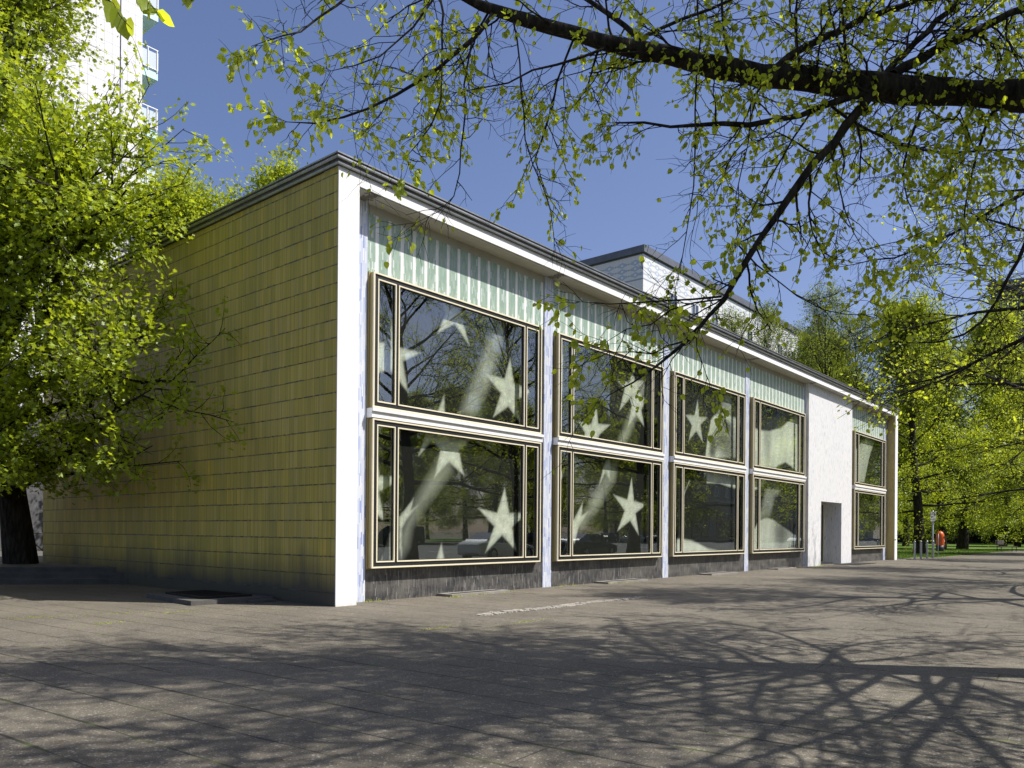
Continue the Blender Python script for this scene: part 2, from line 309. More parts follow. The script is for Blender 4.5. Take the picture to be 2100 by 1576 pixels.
class MB:
    def __init__(s): s.v = []; s.f = []; s.mi = []; s.sm = []
    def add(s, vs, fs, mi=0, sm=False):
        o = len(s.v); s.v += [tuple(p) for p in vs]; s.f += [tuple(i+o for i in f) for f in fs]; s.mi += [mi]*len(fs); s.sm += [sm]*len(fs)
    def box(s, x0, x1, y0, y1, z0, z1, mi=0, skip=''):
        vs = [(x0,y0,z0),(x1,y0,z0),(x1,y1,z0),(x0,y1,z0),(x0,y0,z1),(x1,y0,z1),(x1,y1,z1),(x0,y1,z1)]
        F = {'b': (0,3,2,1), 't': (4,5,6,7), 'f': (0,1,5,4), 'k': (2,3,7,6), 'l': (3,0,4,7), 'r': (1,2,6,5)}
        s.add(vs, [F[k] for k in F if k not in skip], mi)
    def obox(s, c, ax, ay, az, hx, hy, hz, mi=0):
        c, ax, ay, az = (np.array(t, float) for t in (c, ax, ay, az)); vs = []
        for k in (-1, 1):
            for a, b_ in ((-1,-1),(1,-1),(1,1),(-1,1)): vs.append(c+ax*hx*a+ay*hy*b_+az*hz*k)
        s.add(vs, [(0,3,2,1),(4,5,6,7),(0,1,5,4),(2,3,7,6),(3,0,4,7),(1,2,6,5)], mi)
    def prism(s, poly, z0, z1, mi=0):
        n = len(poly); vs = [(x, y, z0) for x, y in poly]+[(x, y, z1) for x, y in poly]
        s.add(vs, [tuple(range(n))[::-1], tuple(range(n, 2*n))]+[(i, (i+1) % n, n+(i+1) % n, n+i) for i in range(n)], mi)
    def lathe(s, prof, cx=0, cy=0, n=16, mi=0, sm=True, axis='z'):
        vs = []; fs = []
        for r, z in prof:
            for k in range(n):
                a = 2*PI*k/n; c, d = r*math.cos(a), r*math.sin(a)
                vs.append((cx+c, cy+d, z) if axis == 'z' else (cx+c, z, cy+d))
        for i in range(len(prof)-1):
            for k in range(n):
                q = (i*n+k, i*n+(k+1) % n, (i+1)*n+(k+1) % n, (i+1)*n+k); fs.append(q if axis == 'z' else q[::-1])
        s.add(vs, fs, mi, sm)
        s.add([vs[k] for k in range(n)], [tuple(range(n))[::-1]], mi); s.add([vs[-n+k] for k in range(n)], [tuple(range(n))], mi)
    def tube(s, pts, rad, n=8, mi=0):
        V, F = tubes([(np.array(pts, float), np.full(len(pts), rad) if np.isscalar(rad) else np.array(rad), n)])
        s.add([tuple(p) for p in V], [tuple(int(i) for i in q) for q in F[0]], mi, True)
    def mesh(s, name, mats):
        me = bpy.data.meshes.new(name); me.from_pydata(s.v, [], s.f)
        for m in mats: me.materials.append(m)
        me.polygons.foreach_set('material_index', s.mi); me.polygons.foreach_set('use_smooth', s.sm); me.update(); return me
    def build(s, name, mats, parent=None, loc=(0, 0, 0), rz=0.0):
        return link(name, s.mesh(name, mats if isinstance(mats, (list, tuple)) else [mats]), parent, loc, rz)
def unit(a): return a/np.maximum(np.linalg.norm(a, axis=-1, keepdims=True), 1e-9)
def tubes(lst):
    """lst of (pts n*3, radii n, sides) -> verts, [quads]; batched by shape"""
    groups = {}
    for p, r, k in lst: groups.setdefault((len(p), k), []).append((p, r))
    VS, FS, off = [], [], 0
    for (n, k), L in groups.items():
        P = np.array([a for a, _ in L], float); Rr = np.array([b for _, b in L], float)
        T = np.empty_like(P); T[:, 1:-1] = P[:, 2:]-P[:, :-2]; T[:, 0] = P[:, 1]-P[:, 0]; T[:, -1] = P[:, -1]-P[:, -2]; T = unit(T)
        D = unit(P[:, -1]-P[:, 0]); ref = np.where(np.abs(D[:, 2:3]) > 0.8, np.array([[1.0, 0.13, 0]]), np.array([[0.07, 0.03, 1.0]]))[:, None, :]
        A = unit(np.cross(T, ref)); B = np.cross(T, A)
        ang = np.arange(k)*2*PI/k
        V = P[:, :, None, :]+Rr[:, :, None, None]*(A[:, :, None, :]*np.cos(ang)[None, None, :, None]+B[:, :, None, :]*np.sin(ang)[None, None, :, None])
        m = len(L); VS.append(V.reshape(-1, 3))
        base = off+np.arange(m)[:, None, None]*n*k+np.arange(n-1)[None, :, None]*k; j = np.arange(k)[None, None, :]; j2 = (j+1) % k
        Q = np.stack([base+j, base+k+j, base+k+j2, base+j2], -1).reshape(-1, 4); FS.append(Q); off += m*n*k
    return np.concatenate(VS), [np.concatenate(FS)]
TEMPL = {
 'diamond': (np.array([(0,0,0),(0.45,0.34,0.07),(1,0,0),(0.45,-0.34,0.07)], float), [np.array([(0,2,1),(0,3,2)])]),
 'heart': (np.array([(0,0,0),(-0.06,0.20,0.05),(0.20,0.46,0.10),(0.62,0.38,0.07),(1.0,0,-0.06),(0.62,-0.38,0.07),(0.20,-0.46,0.10),(-0.06,-0.20,0.05)], float), [np.array([(0,4,3,2,1),(0,7,6,5,4)])]),
 'lobed': (np.array([(0,0,0),(0.12,0.46,0.05),(0.34,0.20,0.02),(0.66,0.46,0.07),(0.66,0.15,0.02),(1.0,0,0),(0.66,-0.15,0.02),(0.66,-0.46,0.07),(0.34,-0.20,0.02),(0.12,-0.46,0.05)], float), [np.array([(0,2,1,0)]) [:, :3], np.array([(0,5,4,3,2)]), np.array([(0,8,7,6,5)]), np.array([(0,9,8)])]),
}
def leaves(name, kind, pos, direc, size, rng, m, flat=0.6, droop=0.25):
    tv, tf = TEMPL[kind]; n = len(pos); pos = np.asarray(pos)
    a = unit(np.asarray(direc)+rng.normal(0, 0.55, (n, 3))+np.array([0, 0, -droop]))
    nn = unit(rng.normal(0, 1.0, (n, 3))*(1-flat)+np.array([0, 0, flat*1.5]))
    b = unit(np.cross(nn, a)); nn = np.cross(a, b)
    s = (np.asarray(size)*np.ones(n))[:, None, None]
    V = pos[:, None, :]+s*(tv[None, :, 0:1]*a[:, None, :]+tv[None, :, 1:2]*b[:, None, :]+tv[None, :, 2:3]*nn[:, None, :])
    k = len(tv); F = [(np.arange(n)[:, None, None]*k+f[None]).reshape(-1, f.shape[1]) for f in tf]
    return mesh_np(name, V.reshape(-1, 3), F, [m])
def path(rng, p, d, L, n, up=0.0, wob=0.12):
    pts = [p]; d = d/np.linalg.norm(d); st = L/(n-1)
    for i in range(n-1):
        d = d+rng.normal(0, wob, 3); d[2] += up; d = d/np.linalg.norm(d); p = p+d*st; pts.append(p)
    return np.array(pts)
def samp(pts, t):
    x = t*(len(pts)-1); i = min(int(x), len(pts)-2); f = x-i
    return pts[i]*(1-f)+pts[i+1]*f, (pts[i+1]-pts[i])/np.linalg.norm(pts[i+1]-pts[i])
def side_dir(rng, t, ang):
    r = rng.normal(0, 1, 3); r -= t*np.dot(r, t); r /= np.linalg.norm(r); return t*math.cos(ang)+r*math.sin(ang)
def grow(seed, H, r0, fb, spread, nl, ns, nt_, nleaf, lsize, kind='diamond', lean=(0, 0), top=0.35, pitch=(0.25, 1.15), up=0.05, m='leaf_park', flat=0.5, prof=None, tw=0.9, leafspread=0.12, az0=0.0, az_fn=None, keep=None, trunk_wob=0.05, limbs_extra=(), lr=0.02):
    """a tapered trunk with limbs, boughs and twigs; leaf-sized faces along the twigs. returns (wood mesh, leaf mesh)"""
    rng = np.random.default_rng(seed); T = []; LP = []; LD = []
    n = 9; tp = [np.array([0, 0, -0.1])]; d = np.array([lean[0], lean[1], 1.0])
    for i in range(n-1):
        d = d+np.array([*rng.normal(0, trunk_wob, 2), 0]); d = d/np.linalg.norm(d); tp.append(tp[-1]+d*(H*0.9/(n-1)))
    tp = np.array(tp); tr = r0*np.array([1.35, 1.0, 0.9, 0.8, 0.68, 0.52, 0.36, 0.2, 0.06]); T.append((tp, tr, 12))
    limbs = []
    for i in range(nl):
        t = fb+(0.97-fb)*(i/(nl-1))**0.9
        az = az0+i*2.399+rng.normal(0, 0.25)
        if az_fn: az = az_fn(i, az, rng)
        q = (t-fb)/(1-fb); P = pitch[0]+(pitch[1]-pitch[0])*q+rng.normal(0, 0.1)
        L = spread*(prof(q) if prof else (1-(1-top)*q**1.3))*rng.uniform(0.8, 1.15)
        p, _ = samp(tp, t); rr = np.interp(t*(n-1), np.arange(n), tr)
        limbs.append((path(rng, p, np.array([math.cos(az)*math.cos(P), math.sin(az)*math.cos(P), math.sin(P)]), L, 7, up*(0.2+1.3*q), 0.10), min(rr*0.6, lr*L+0.01), L))
    for pts, r in limbs_extra: limbs.append((pts, r, float(np.linalg.norm(pts[-1]-pts[0]))))
    for lp, r, L in limbs:
        if keep is not None and not keep(lp[-1]):
            lp[:, 0] = 2*lp[0, 0]-lp[:, 0]
            if not keep(lp[-1]): continue
        T.append((lp, r*np.linspace(1, 0.07, len(lp)), 7))
        for j in range(ns):
            t = 0.22+0.76*(j+rng.uniform(0, 1))/ns; p, td = samp(lp, min(t, 0.99))
            d2 = side_dir(rng, td, rng.uniform(0.5, 1.0)); d2[2] += 0.1
            L2 = L*0.42*(1.15-0.6*t)*rng.uniform(0.7, 1.25); bp = path(rng, p, d2, L2, 5, up*0.6, 0.14)
            if keep is not None and not keep(bp[-1]):
                bp[:, 0] = 2*bp[0, 0]-bp[:, 0]
                if not keep(bp[-1]): continue
            T.append((bp, r*0.26*(1.1-0.6*t)*np.linspace(1, 0.3, 5), 4))
            for k in range(nt_):
                t3 = 0.2+0.8*(k+rng.uniform(0, 1))/nt_; p3, td3 = samp(bp, min(t3, 0.99))
                d3 = side_dir(rng, td3, rng.uniform(0.4, 1.0)); L3 = tw*rng.uniform(0.5, 1.2); wp = path(rng, p3, d3, L3, 4, -0.02, 0.2)
                if keep is not None and not keep(wp[-1]):
                    wp[:, 0] = 2*wp[0, 0]-wp[:, 0]
                    if not keep(wp[-1]): continue
                T.append((wp, np.linspace(0.010, 0.003, 4), 3))
                c = rng.poisson(nleaf)
                if c:
                    tt = rng.uniform(0.1, 1.0, c)*3; ii = np.minimum(tt.astype(int), 2); ff = (tt-ii)[:, None]
                    LP.append(wp[ii]*(1-ff)+wp[ii+1]*ff+rng.normal(0, leafspread, (c, 3))); LD.append(np.repeat((wp[-1]-wp[0])[None]/L3, c, 0))
    V, F = tubes(T); wood = mesh_np('trunk', V, F, [M['bark']], smooth=True)
    LP = np.concatenate(LP); LD = np.concatenate(LD)
    lm = leaves('crown', kind, LP, LD, lsize*rng.uniform(0.65, 1.25, len(LP)), rng, M[m], flat)
    return wood, lm
def plant(name, meshes, loc, rz=0.0, sc=1.0, label=None, cat='tree', group=None):
    e = empty(name, loc, rz); e.scale = (sc, sc, sc)
    link('trunk', meshes[0], e); link('crown', meshes[1], e)
    tag(e, label, cat, group); return e
ART=[('beam',0.22,[(5.06,6.31),(5.26,6.31),(4.99,5.43),(4.68,4.69),(4.16,3.98),(3.69,4.0),(4.08,4.72),(4.41,5.31),(4.59,5.78)]),('beam',0.2,[(3.44,2.97),(3.51,2.71),(2.71,1.92),(2.31,1.46),(2.23,1.06),(2.03,0.79),(1.97,1.27),(2.36,2.02),(2.89,2.71),(3.1,3.03)]),('beam',0.22,[(11.66,6.16),(11.77,6.18),(11.78,5.67),(11.33,4.94),(10.89,4.25),(10.5,3.85),(10.16,3.91),(10.75,4.75)]),('beam',0.2,[(10.25,3.46),(10.09,2.87),(9.14,1.94),(8.43,1.44),(8.28,1.58),(8.82,2.22),(9.33,2.83),(9.81,3.34)]),('beam',0.24,[(17.1,6.31),(17.77,6.38),(17.73,5.57),(16.52,5.52),(16.89,5.99)]),('star',0.42,[(3.12,6.33),(3.56,6.32),(4.13,6.34),(3.75,6.16),(4.01,5.57),(3.53,5.95),(3.0,5.63),(3.26,6.13)]),('star',0.42,[(1.71,5.64),(1.76,5.15),(2.53,5.14),(2.03,4.87),(2.18,4.25),(1.7,4.61),(1.3,4.52),(1.1,4.37),(1.18,4.8),(1.04,5.12),(1.51,5.17)]),('star',0.42,[(5.43,5.55),(5.58,4.97),(6.29,4.85),(5.69,4.56),(5.81,4.04),(5.38,4.36),(4.83,4.04),(5.1,4.64),(4.51,5.03),(5.23,5.01)]),('star',0.42,[(3.23,4.37),(3.26,3.83),(3.6,3.65),(3.15,3.34),(2.96,3.4),(2.48,2.96),(2.68,3.47),(2.5,3.64),(2.97,3.85)]),('star',0.46,[(4.19,3.53),(3.71,3.18),(3.86,2.64),(3.39,2.9),(2.94,2.52),(3.12,3.13),(2.78,3.41),(3.15,3.41),(3.29,3.62),(3.45,3.44)]),('star',0.44,[(5.27,2.45),(5.45,1.84),(6.13,1.86),(5.55,1.49),(5.73,0.91),(5.19,1.3),(4.6,0.9),(4.9,1.51),(4.33,1.93),(5.0,1.83)]),('star',0.44,[(1.35,2.99),(1.42,2.49),(1.97,2.51),(1.71,2.3),(1.41,2.16),(1.57,1.57),(1.29,1.76),(1.11,1.67),(1.24,2.18),(1.16,2.44),(1.29,2.48)]),('star',0.42,[(3.18,1.14),(3.28,0.74),(3.44,0.6),(3.22,0.38),(2.91,0.61),(3.01,0.74)]),('star',0.42,[(2.49,1.94),(2.16,1.61),(2.04,1.44),(2.03,0.85),(1.96,1.06),(1.95,1.67),(2.35,2.07),(2.29,1.84)]),('star',0.34,[(1.71,1.36),(1.73,0.73),(1.46,0.74)]),('star',0.4,[(10.97,6.13),(11.11,5.86),(11.68,5.93),(11.32,5.65),(11.55,5.37),(10.92,5.36),(10.27,4.85),(10.54,5.54),(10.11,5.71),(10.78,5.77)]),('star',0.42,[(11.32,5.65),(11.51,5.39),(11.81,5.48),(11.49,5.03),(11.68,4.54),(11.19,4.84),(10.71,4.4),(10.94,5.08),(10.83,5.28)]),('star',0.42,[(9.11,4.88),(9.21,4.38),(9.82,4.42),(9.26,4.07),(9.1,3.72),(8.87,3.88),(8.52,3.8),(8.56,4.07),(8.26,4.34),(8.86,4.34)]),('beam',0.32,[(7.48,6.33),(7.68,5.86),(7.65,5.12),(7.49,5.04),(7.33,5.27),(7.32,6.11)]),('star',0.34,[(7.98,5.79),(8.39,5.77),(7.98,5.58),(7.7,5.61)]),('star',0.44,[(10.97,3.01),(11.11,2.33),(11.82,2.23),(11.21,1.96),(11.4,1.3),(10.9,1.73),(10.21,1.42),(10.59,2.02),(10.0,2.46),(10.73,2.35)]),('star',0.42,[(8.5,2.21),(8.45,1.84),(8.77,1.96),(8.31,1.5),(8.12,1.07),(7.99,1.3),(7.99,1.61)]),('star',0.36,[(7.32,2.97),(7.69,2.99),(7.64,2.85),(7.39,2.64),(7.49,2.04),(7.32,2.28)]),('star',0.4,[(9.81,3.46),(9.87,3.28),(9.82,2.86),(9.57,3.05),(9.23,2.59),(9.44,3.13),(9.59,3.41)]),('star',0.3,[(7.71,1.05),(7.69,0.8),(7.51,0.74)]),('star',0.36,[(15.09,5.85),(15.2,5.27),(15.83,5.32),(15.31,5.01),(15.49,4.43),(14.99,4.75),(14.45,4.37),(14.68,4.92),(14.23,5.22),(14.86,5.28)]),('pale',0.54,[(17.11,5.63),(16.37,5.48),(16.06,5.26),(15.96,4.95),(15.81,4.58),(15.67,3.97),(15.79,3.08),(19.12,3.25),(19.02,5.52),(17.78,5.57)]),('dark',0.06,[(15.59,3.94),(15.6,3.48),(16.71,3.48),(18.49,3.47),(19.87,3.47),(19.85,4.26)]),('pale',0.54,[(15.6,3.49),(16.71,3.49),(18.49,3.49),(19.87,3.49),(21.0,3.51),(20.6,3.22),(19.62,2.98),(18.32,2.98),(17.28,3.06),(16.18,3.2),(15.71,3.36),(15.6,3.26)]),('pale',0.45,[(14.58,3.11),(14.19,2.61),(14.02,2.38),(14.02,2.47),(14.51,3.08)]),('pale',0.51,[(13.24,1.18),(13.93,1.21),(14.69,1.16),(15.29,1.03),(15.9,0.88),(16.76,0.78),(17.89,0.69),(17.9,0.51),(13.25,0.61)]),('beam',0.27,[(13.73,1.95),(13.51,1.48),(13.38,1.37),(13.28,1.48),(13.5,1.81)]),('pale',0.51,[(18.93,5.33),(19.47,5.39),(20.16,5.34),(21.15,5.41),(22.28,5.65),(23.29,6.08),(24.07,6.47),(24.22,3.93),(23.5,4.15),(22.81,4.28),(22.14,4.12),(21.82,3.99),(18.96,3.87)]),('beam',0.2,[(21.01,3.32),(22.57,3.29),(21.71,2.78),(21.31,2.08),(20.16,1.92),(20.67,2.87)]),('pale',0.45,[(19.41,0.66),(19.49,1.31),(20.16,1.9),(20.96,2.02),(21.73,1.92),(23.99,1.32),(23.93,0.59)]),('pale',0.39,[(33.93,6.48),(32.36,5.77),(31.86,5.49),(31.9,3.97),(33.45,4.02),(34.23,5.28),(35.05,6.17)])]
BLOBS=[(17.29,5.22,0.5,0.2,-0.2,0.85),(16.81,4.68,0.8,0.5,0.1,0.8),(16.25,4.45,0.28,0.24,0,0.8),(17.58,4.31,0.7,1.0,0,0.7),(16.18,4.16,0.28,0.22,0,0.8),(20.93,4.9,0.35,0.9,0,0.35),(22.47,1.4,0.9,0.7,0,0.7),(20.05,1.0,0.2,0.5,0,0.1)]
GUIDES=[[(1.26,-11.69,5.62,0.1493),(0.22,-10.52,5.71,0.1398),(-0.43,-9.79,5.75,0.1302),(-0.83,-9.36,5.76,0.1205),(-1.3,-8.87,5.82,0.1107),(-1.75,-8.37,5.88,0.1007),(-2.09,-8.03,5.96,0.0905),(-2.42,-7.69,6.03,0.0801),(-2.75,-7.35,6.11,0.0694),(-3.08,-7.01,6.22,0.0582),(-3.4,-6.68,6.33,0.0464),(-3.63,-6.46,6.49,0.0333),(-3.89,-6.2,6.69,0.016)],[(-0.91,-9.43,5.65,0.0469),(-1.11,-9.29,5.36,0.0434),(-1.31,-9.15,5.07,0.04),(-1.55,-8.97,4.69,0.0365),(-1.73,-8.85,4.41,0.033),(-1.9,-8.74,4.11,0.0294),(-2.11,-8.6,3.73,0.0258),(-2.25,-8.53,3.49,0.0221),(-2.45,-8.39,3.21,0.0183),(-2.68,-8.22,2.95,0.0143),(-2.87,-8.09,2.79,0.01),(-3.12,-7.9,2.6,0.0043)],[(-0.92,-9.41,5.65,0.0352),(-1.28,-9.11,5.49,0.0303),(-1.62,-8.84,5.28,0.0252),(-2.14,-8.35,5.2,0.0199),(-2.46,-8.09,5.14,0.0142),(-2.84,-7.76,5.13,0.0067)],[(-1.51,-8.71,5.88,0.0375),(-1.32,-8.76,6.06,0.0354),(-0.9,-9.07,6.39,0.033),(-0.5,-9.36,6.66,0.0304),(-0.1,-9.65,6.87,0.0273),(0.37,-10.02,7.21,0.0228)],[(-0.86,-9.48,5.79,0.0352),(-0.56,-9.46,5.98,0.0329),(-0.07,-9.65,6.52,0.0301),(0.48,-9.92,7.06,0.0266),(0.96,-10.1,7.6,0.0212)],[(-0.68,-9.55,5.87,0.0523),(-0.49,-9.55,6.0,0.0497),(-0.07,-9.84,6.32,0.0467),(0.36,-10.13,6.62,0.0434),(0.84,-10.48,6.94,0.0395),(1.3,-10.81,7.41,0.0337)],[(-2.26,-7.83,6.01,0.0305),(-2.25,-7.6,6.29,0.0281),(-2.27,-7.35,6.53,0.0255),(-2.33,-7.05,6.82,0.0223),(-2.4,-6.73,7.17,0.0177)],[(-2.61,-7.56,6.03,0.0185),(-2.3,-7.77,6.18,0.0168),(-1.96,-8.03,6.45,0.015),(-1.6,-8.3,6.67,0.0128),(-1.23,-8.59,6.98,0.0098)],[(-3.42,-6.76,6.24,0.0206),(-3.56,-6.73,6.03,0.0184),(-3.82,-6.55,5.7,0.0161),(-4.07,-6.39,5.42,0.0139),(-4.36,-6.17,5.18,0.0116),(-4.63,-5.99,5.01,0.0092),(-4.85,-5.86,4.9,0.0065),(-5.0,-5.81,4.91,0.0031)],[(-3.74,-6.38,6.46,0.0114),(-3.91,-6.36,6.17,0.0098),(-4.11,-6.32,5.87,0.0082),(-4.32,-6.24,5.61,0.0066),(-4.58,-6.13,5.44,0.0048),(-4.76,-6.1,5.35,0.0025)],[(-4.22,-5.96,6.53,0.0135),(-4.51,-5.9,6.18,0.0116),(-4.74,-5.91,5.89,0.0096),(-4.97,-5.91,5.63,0.0076),(-5.18,-5.95,5.46,0.0056),(-5.39,-5.98,5.33,0.003)],[(-3.74,-6.38,6.42,0.0114),(-3.82,-6.49,6.18,0.0101),(-3.9,-6.61,5.76,0.0087),(-4.0,-6.69,5.31,0.0073),(-4.15,-6.72,4.92,0.0059),(-4.32,-6.73,4.66,0.0044),(-4.48,-6.74,4.51,0.0024)],[(-3.51,-6.66,6.15,0.0114),(-3.6,-6.7,5.98,0.0104),(-3.73,-6.7,5.57,0.0093),(-3.81,-6.76,5.17,0.0082),(-3.89,-6.82,4.87,0.0071),(-3.97,-6.88,4.58,0.006),(-4.03,-6.96,4.33,0.0049),(-4.19,-6.94,4.11,0.0036),(-4.42,-6.82,3.97,0.002)],[(-3.3,-6.9,6.24,0.0091),(-3.3,-6.99,6.01,0.0083),(-3.34,-7.03,5.56,0.0074),(-3.35,-7.1,5.07,0.0065),(-3.34,-7.21,4.71,0.0056),(-3.3,-7.35,4.4,0.0046),(-3.29,-7.45,4.18,0.0036),(-3.36,-7.46,4.0,0.0022)],[(-2.66,-7.51,5.99,0.0139),(-2.78,-7.46,5.9,0.0124),(-3.05,-7.25,5.76,0.0108),(-3.27,-7.1,5.63,0.0092),(-3.43,-7.01,5.5,0.0075),(-3.66,-6.83,5.39,0.0057),(-3.85,-6.71,5.34,0.0033)],[(-2.36,-8.32,6.39,0.0089),(-2.38,-8.35,5.67,0.0082),(-2.42,-8.34,5.09,0.0076),(-2.46,-8.33,4.79,0.0069),(-2.44,-8.39,4.6,0.0062),(-2.52,-8.34,4.3,0.0054),(-2.56,-8.32,4.05,0.0046),(-2.62,-8.29,3.72,0.0038),(-2.66,-8.28,3.57,0.0026)],[(-1.89,-8.73,5.65,0.009),(-1.98,-8.74,5.48,0.0076),(-2.11,-8.7,5.05,0.0062),(-2.23,-8.68,4.59,0.0046),(-2.32,-8.69,4.16,0.0026)],[(-1.6,-9.07,5.27,0.0113),(-1.7,-9.05,5.17,0.0099),(-1.86,-8.95,4.88,0.0085),(-2.04,-8.84,4.51,0.007),(-2.2,-8.73,4.22,0.0054),(-2.32,-8.69,4.01,0.0032)],[(-1.18,-9.11,5.53,0.0141),(-0.78,-9.35,5.37,0.0134),(-0.42,-9.54,5.28,0.0126),(0.01,-9.83,5.28,0.0116),(0.77,-10.5,5.4,0.0101)],[(3.11,-10.47,5.9,0.0278),(3.06,-10.16,5.79,0.0248),(3.0,-9.83,5.64,0.0216),(2.92,-9.48,5.46,0.0181),(2.75,-9.02,5.24,0.0142),(2.56,-8.54,5.14,0.0097),(2.37,-8.04,5.11,0.0034)],[(1.98,-10.69,3.89,0.0306),(2.05,-10.3,3.7,0.0271),(2.14,-9.95,3.6,0.0232),(2.29,-9.66,3.52,0.0185),(2.37,-9.29,3.39,0.013),(2.34,-8.78,3.35,0.0049)],[(1.64,-9.82,3.39,0.0172),(1.87,-9.74,3.4,0.0146),(1.83,-9.34,3.24,0.0117),(1.88,-9.05,3.13,0.0082),(1.95,-8.79,3.1,0.0031)],[(0.54,-10.53,4.45,0.0198),(0.39,-10.41,4.05,0.0175),(0.3,-10.34,3.81,0.0152),(0.14,-10.21,3.52,0.0128),(0.01,-10.11,3.37,0.0102),(-0.37,-9.71,3.28,0.0074),(-0.59,-9.5,3.3,0.0036)],[(-2.35,-8.57,3.51,0.0109),(-2.52,-8.44,3.49,0.0096),(-2.63,-8.37,3.47,0.0084),(-2.85,-8.17,3.41,0.007),(-3.04,-8.02,3.4,0.0057),(-3.21,-7.88,3.37,0.0041),(-3.37,-7.75,3.38,0.0021)],[(-2.4,-8.6,3.47,0.0086),(-2.7,-8.33,3.39,0.0075),(-2.84,-8.25,3.3,0.0064),(-3.0,-8.16,3.19,0.0051),(-3.17,-8.05,3.08,0.0038),(-3.31,-7.98,3.01,0.0021)],[(-2.66,-8.36,3.08,0.0086),(-2.81,-8.32,2.96,0.0072),(-3.04,-8.18,2.91,0.0057),(-3.29,-8.02,2.91,0.0041),(-3.44,-7.97,2.91,0.002)],[(-2.51,-8.46,3.25,0.0065),(-2.57,-8.42,3.19,0.0056),(-2.59,-8.45,3.05,0.0046),(-2.59,-8.49,2.85,0.0035),(-2.54,-8.58,2.66,0.0021)],[(-2.13,-8.61,4.04,0.0089),(-1.98,-8.67,3.9,0.0081),(-1.81,-8.77,3.8,0.0072),(-1.64,-8.87,3.7,0.0062),(-1.4,-9.05,3.56,0.0052),(-1.14,-9.26,3.48,0.004),(-0.89,-9.45,3.51,0.0023)],[(-1.59,-9.25,4.93,0.0089),(-1.6,-9.31,4.64,0.0075),(-1.59,-9.4,4.36,0.006),(-1.62,-9.44,4.12,0.0043),(-1.58,-9.57,3.89,0.0022)],[(-0.58,-9.83,5.65,0.0141),(-0.58,-9.74,5.35,0.0119),(-0.62,-9.62,5.04,0.0095),(-0.59,-9.58,4.73,0.0068),(-0.41,-9.71,4.51,0.0031)],[(-0.01,-10.35,5.67,0.0166),(-0.04,-10.19,5.32,0.014),(0.02,-10.14,4.97,0.0111),(-0.02,-9.98,4.66,0.0078),(0.13,-10.04,4.35,0.0032)],[(-1.97,-8.48,5.75,0.0137),(-2.1,-8.43,6.08,0.0123),(-2.13,-8.5,6.39,0.0108),(-2.25,-8.45,6.61,0.0089)],[(-1.53,-9.0,5.67,0.0137),(-1.71,-8.95,6.06,0.0116),(-1.77,-9.03,6.44,0.0089)],[(-1.27,-9.32,5.63,0.016),(-1.39,-9.33,6.07,0.0139),(-1.54,-9.31,6.49,0.0111)],[(-7.61,-8.15,3.79,0.0031),(-7.57,-8.25,3.66,0.0028),(-7.56,-8.33,3.55,0.0025),(-7.55,-8.41,3.47,0.0022),(-7.54,-8.48,3.42,0.0019),(-7.54,-8.54,3.36,0.0014)],[(-7.46,-8.32,3.73,0.0031),(-7.45,-8.41,3.61,0.0027),(-7.46,-8.48,3.54,0.0023),(-7.45,-8.57,3.46,0.0019),(-7.47,-8.63,3.4,0.0014)],[(-7.13,-8.25,4.01,0.0033),(-7.21,-8.32,3.81,0.0026),(-7.24,-8.44,3.67,0.0016)]]


# ================================================================= SETTING: ground, paving, road, lawn
b = MB(); b.box(-900, 1500, -900, 1500, -0.60, -0.30); tag(b.build('ground', M['earth']), kind='structure')
b = MB(); b.box(-80, 38.95, -13.4, 13.9, -0.29, 0.0); b.box(38.95, 220, -13.4, -0.45, -0.29, 0.0); b.box(-80, 38.95, 13.9, 25.5, -0.29, 0.0)
b.box(39.02, 44.6, -0.45, 0.35, -0.29, 0.0)
tag(b.build('pavement', M['pave']), kind='structure')
b = MB(); b.box(-80, 220, -13.6, -13.4, -0.29, 0.003); tag(b.build('kerb', M['kerb']), kind='structure')
b = MB(); b.box(-200, 400, -50, -13.6, -0.29, -0.12); tag(b.build('road', M['asphalt']), kind='structure')
b = MB()
for k in range(26): b.box(-60+k*9, -56+k*9, -28.0, -27.85, -0.119, -0.116); b.box(-60+k*9, -56+k*9, -37.0, -36.85, -0.119, -0.116)
for k in range(20): b.box(-30+k*5.5, -29.9+k*5.5, -18.6, -13.7, -0.119, -0.116)
tag(b.build('road_markings', M['paint']), kind='structure')
b = MB(); b.box(-200, 400, -59.5, -50, -0.29, 0.0); tag(b.build('far_pavement', M['step']), kind='structure')
b = MB(); b.box(-200, 101, -110, -59.5, -0.29, 0.02); tag(b.build('far_lawn', M['grass']), kind='structure')
b = MB(); b.box(44.6, 420, -0.45, 0.35, -0.29, 0.01); b.box(39.02, 420, 0.35, 180, -0.29, 0.01); tag(b.build('park_lawn', M['grass']), kind='structure')
b = MB(); b.box(38.95, 39.02, -0.45, 60, -0.29, 0.05); b.box(37.95, 39.4, -0.30, 1.5, 0.0, 0.02); tag(b.build('kerb_edge', M['kerb']), kind='structure')
b = MB(); b.box(60, 160, 19.0, 21.2, 0.012, 0.02); tag(b.build('park_path', M['kerb']), kind='structure')
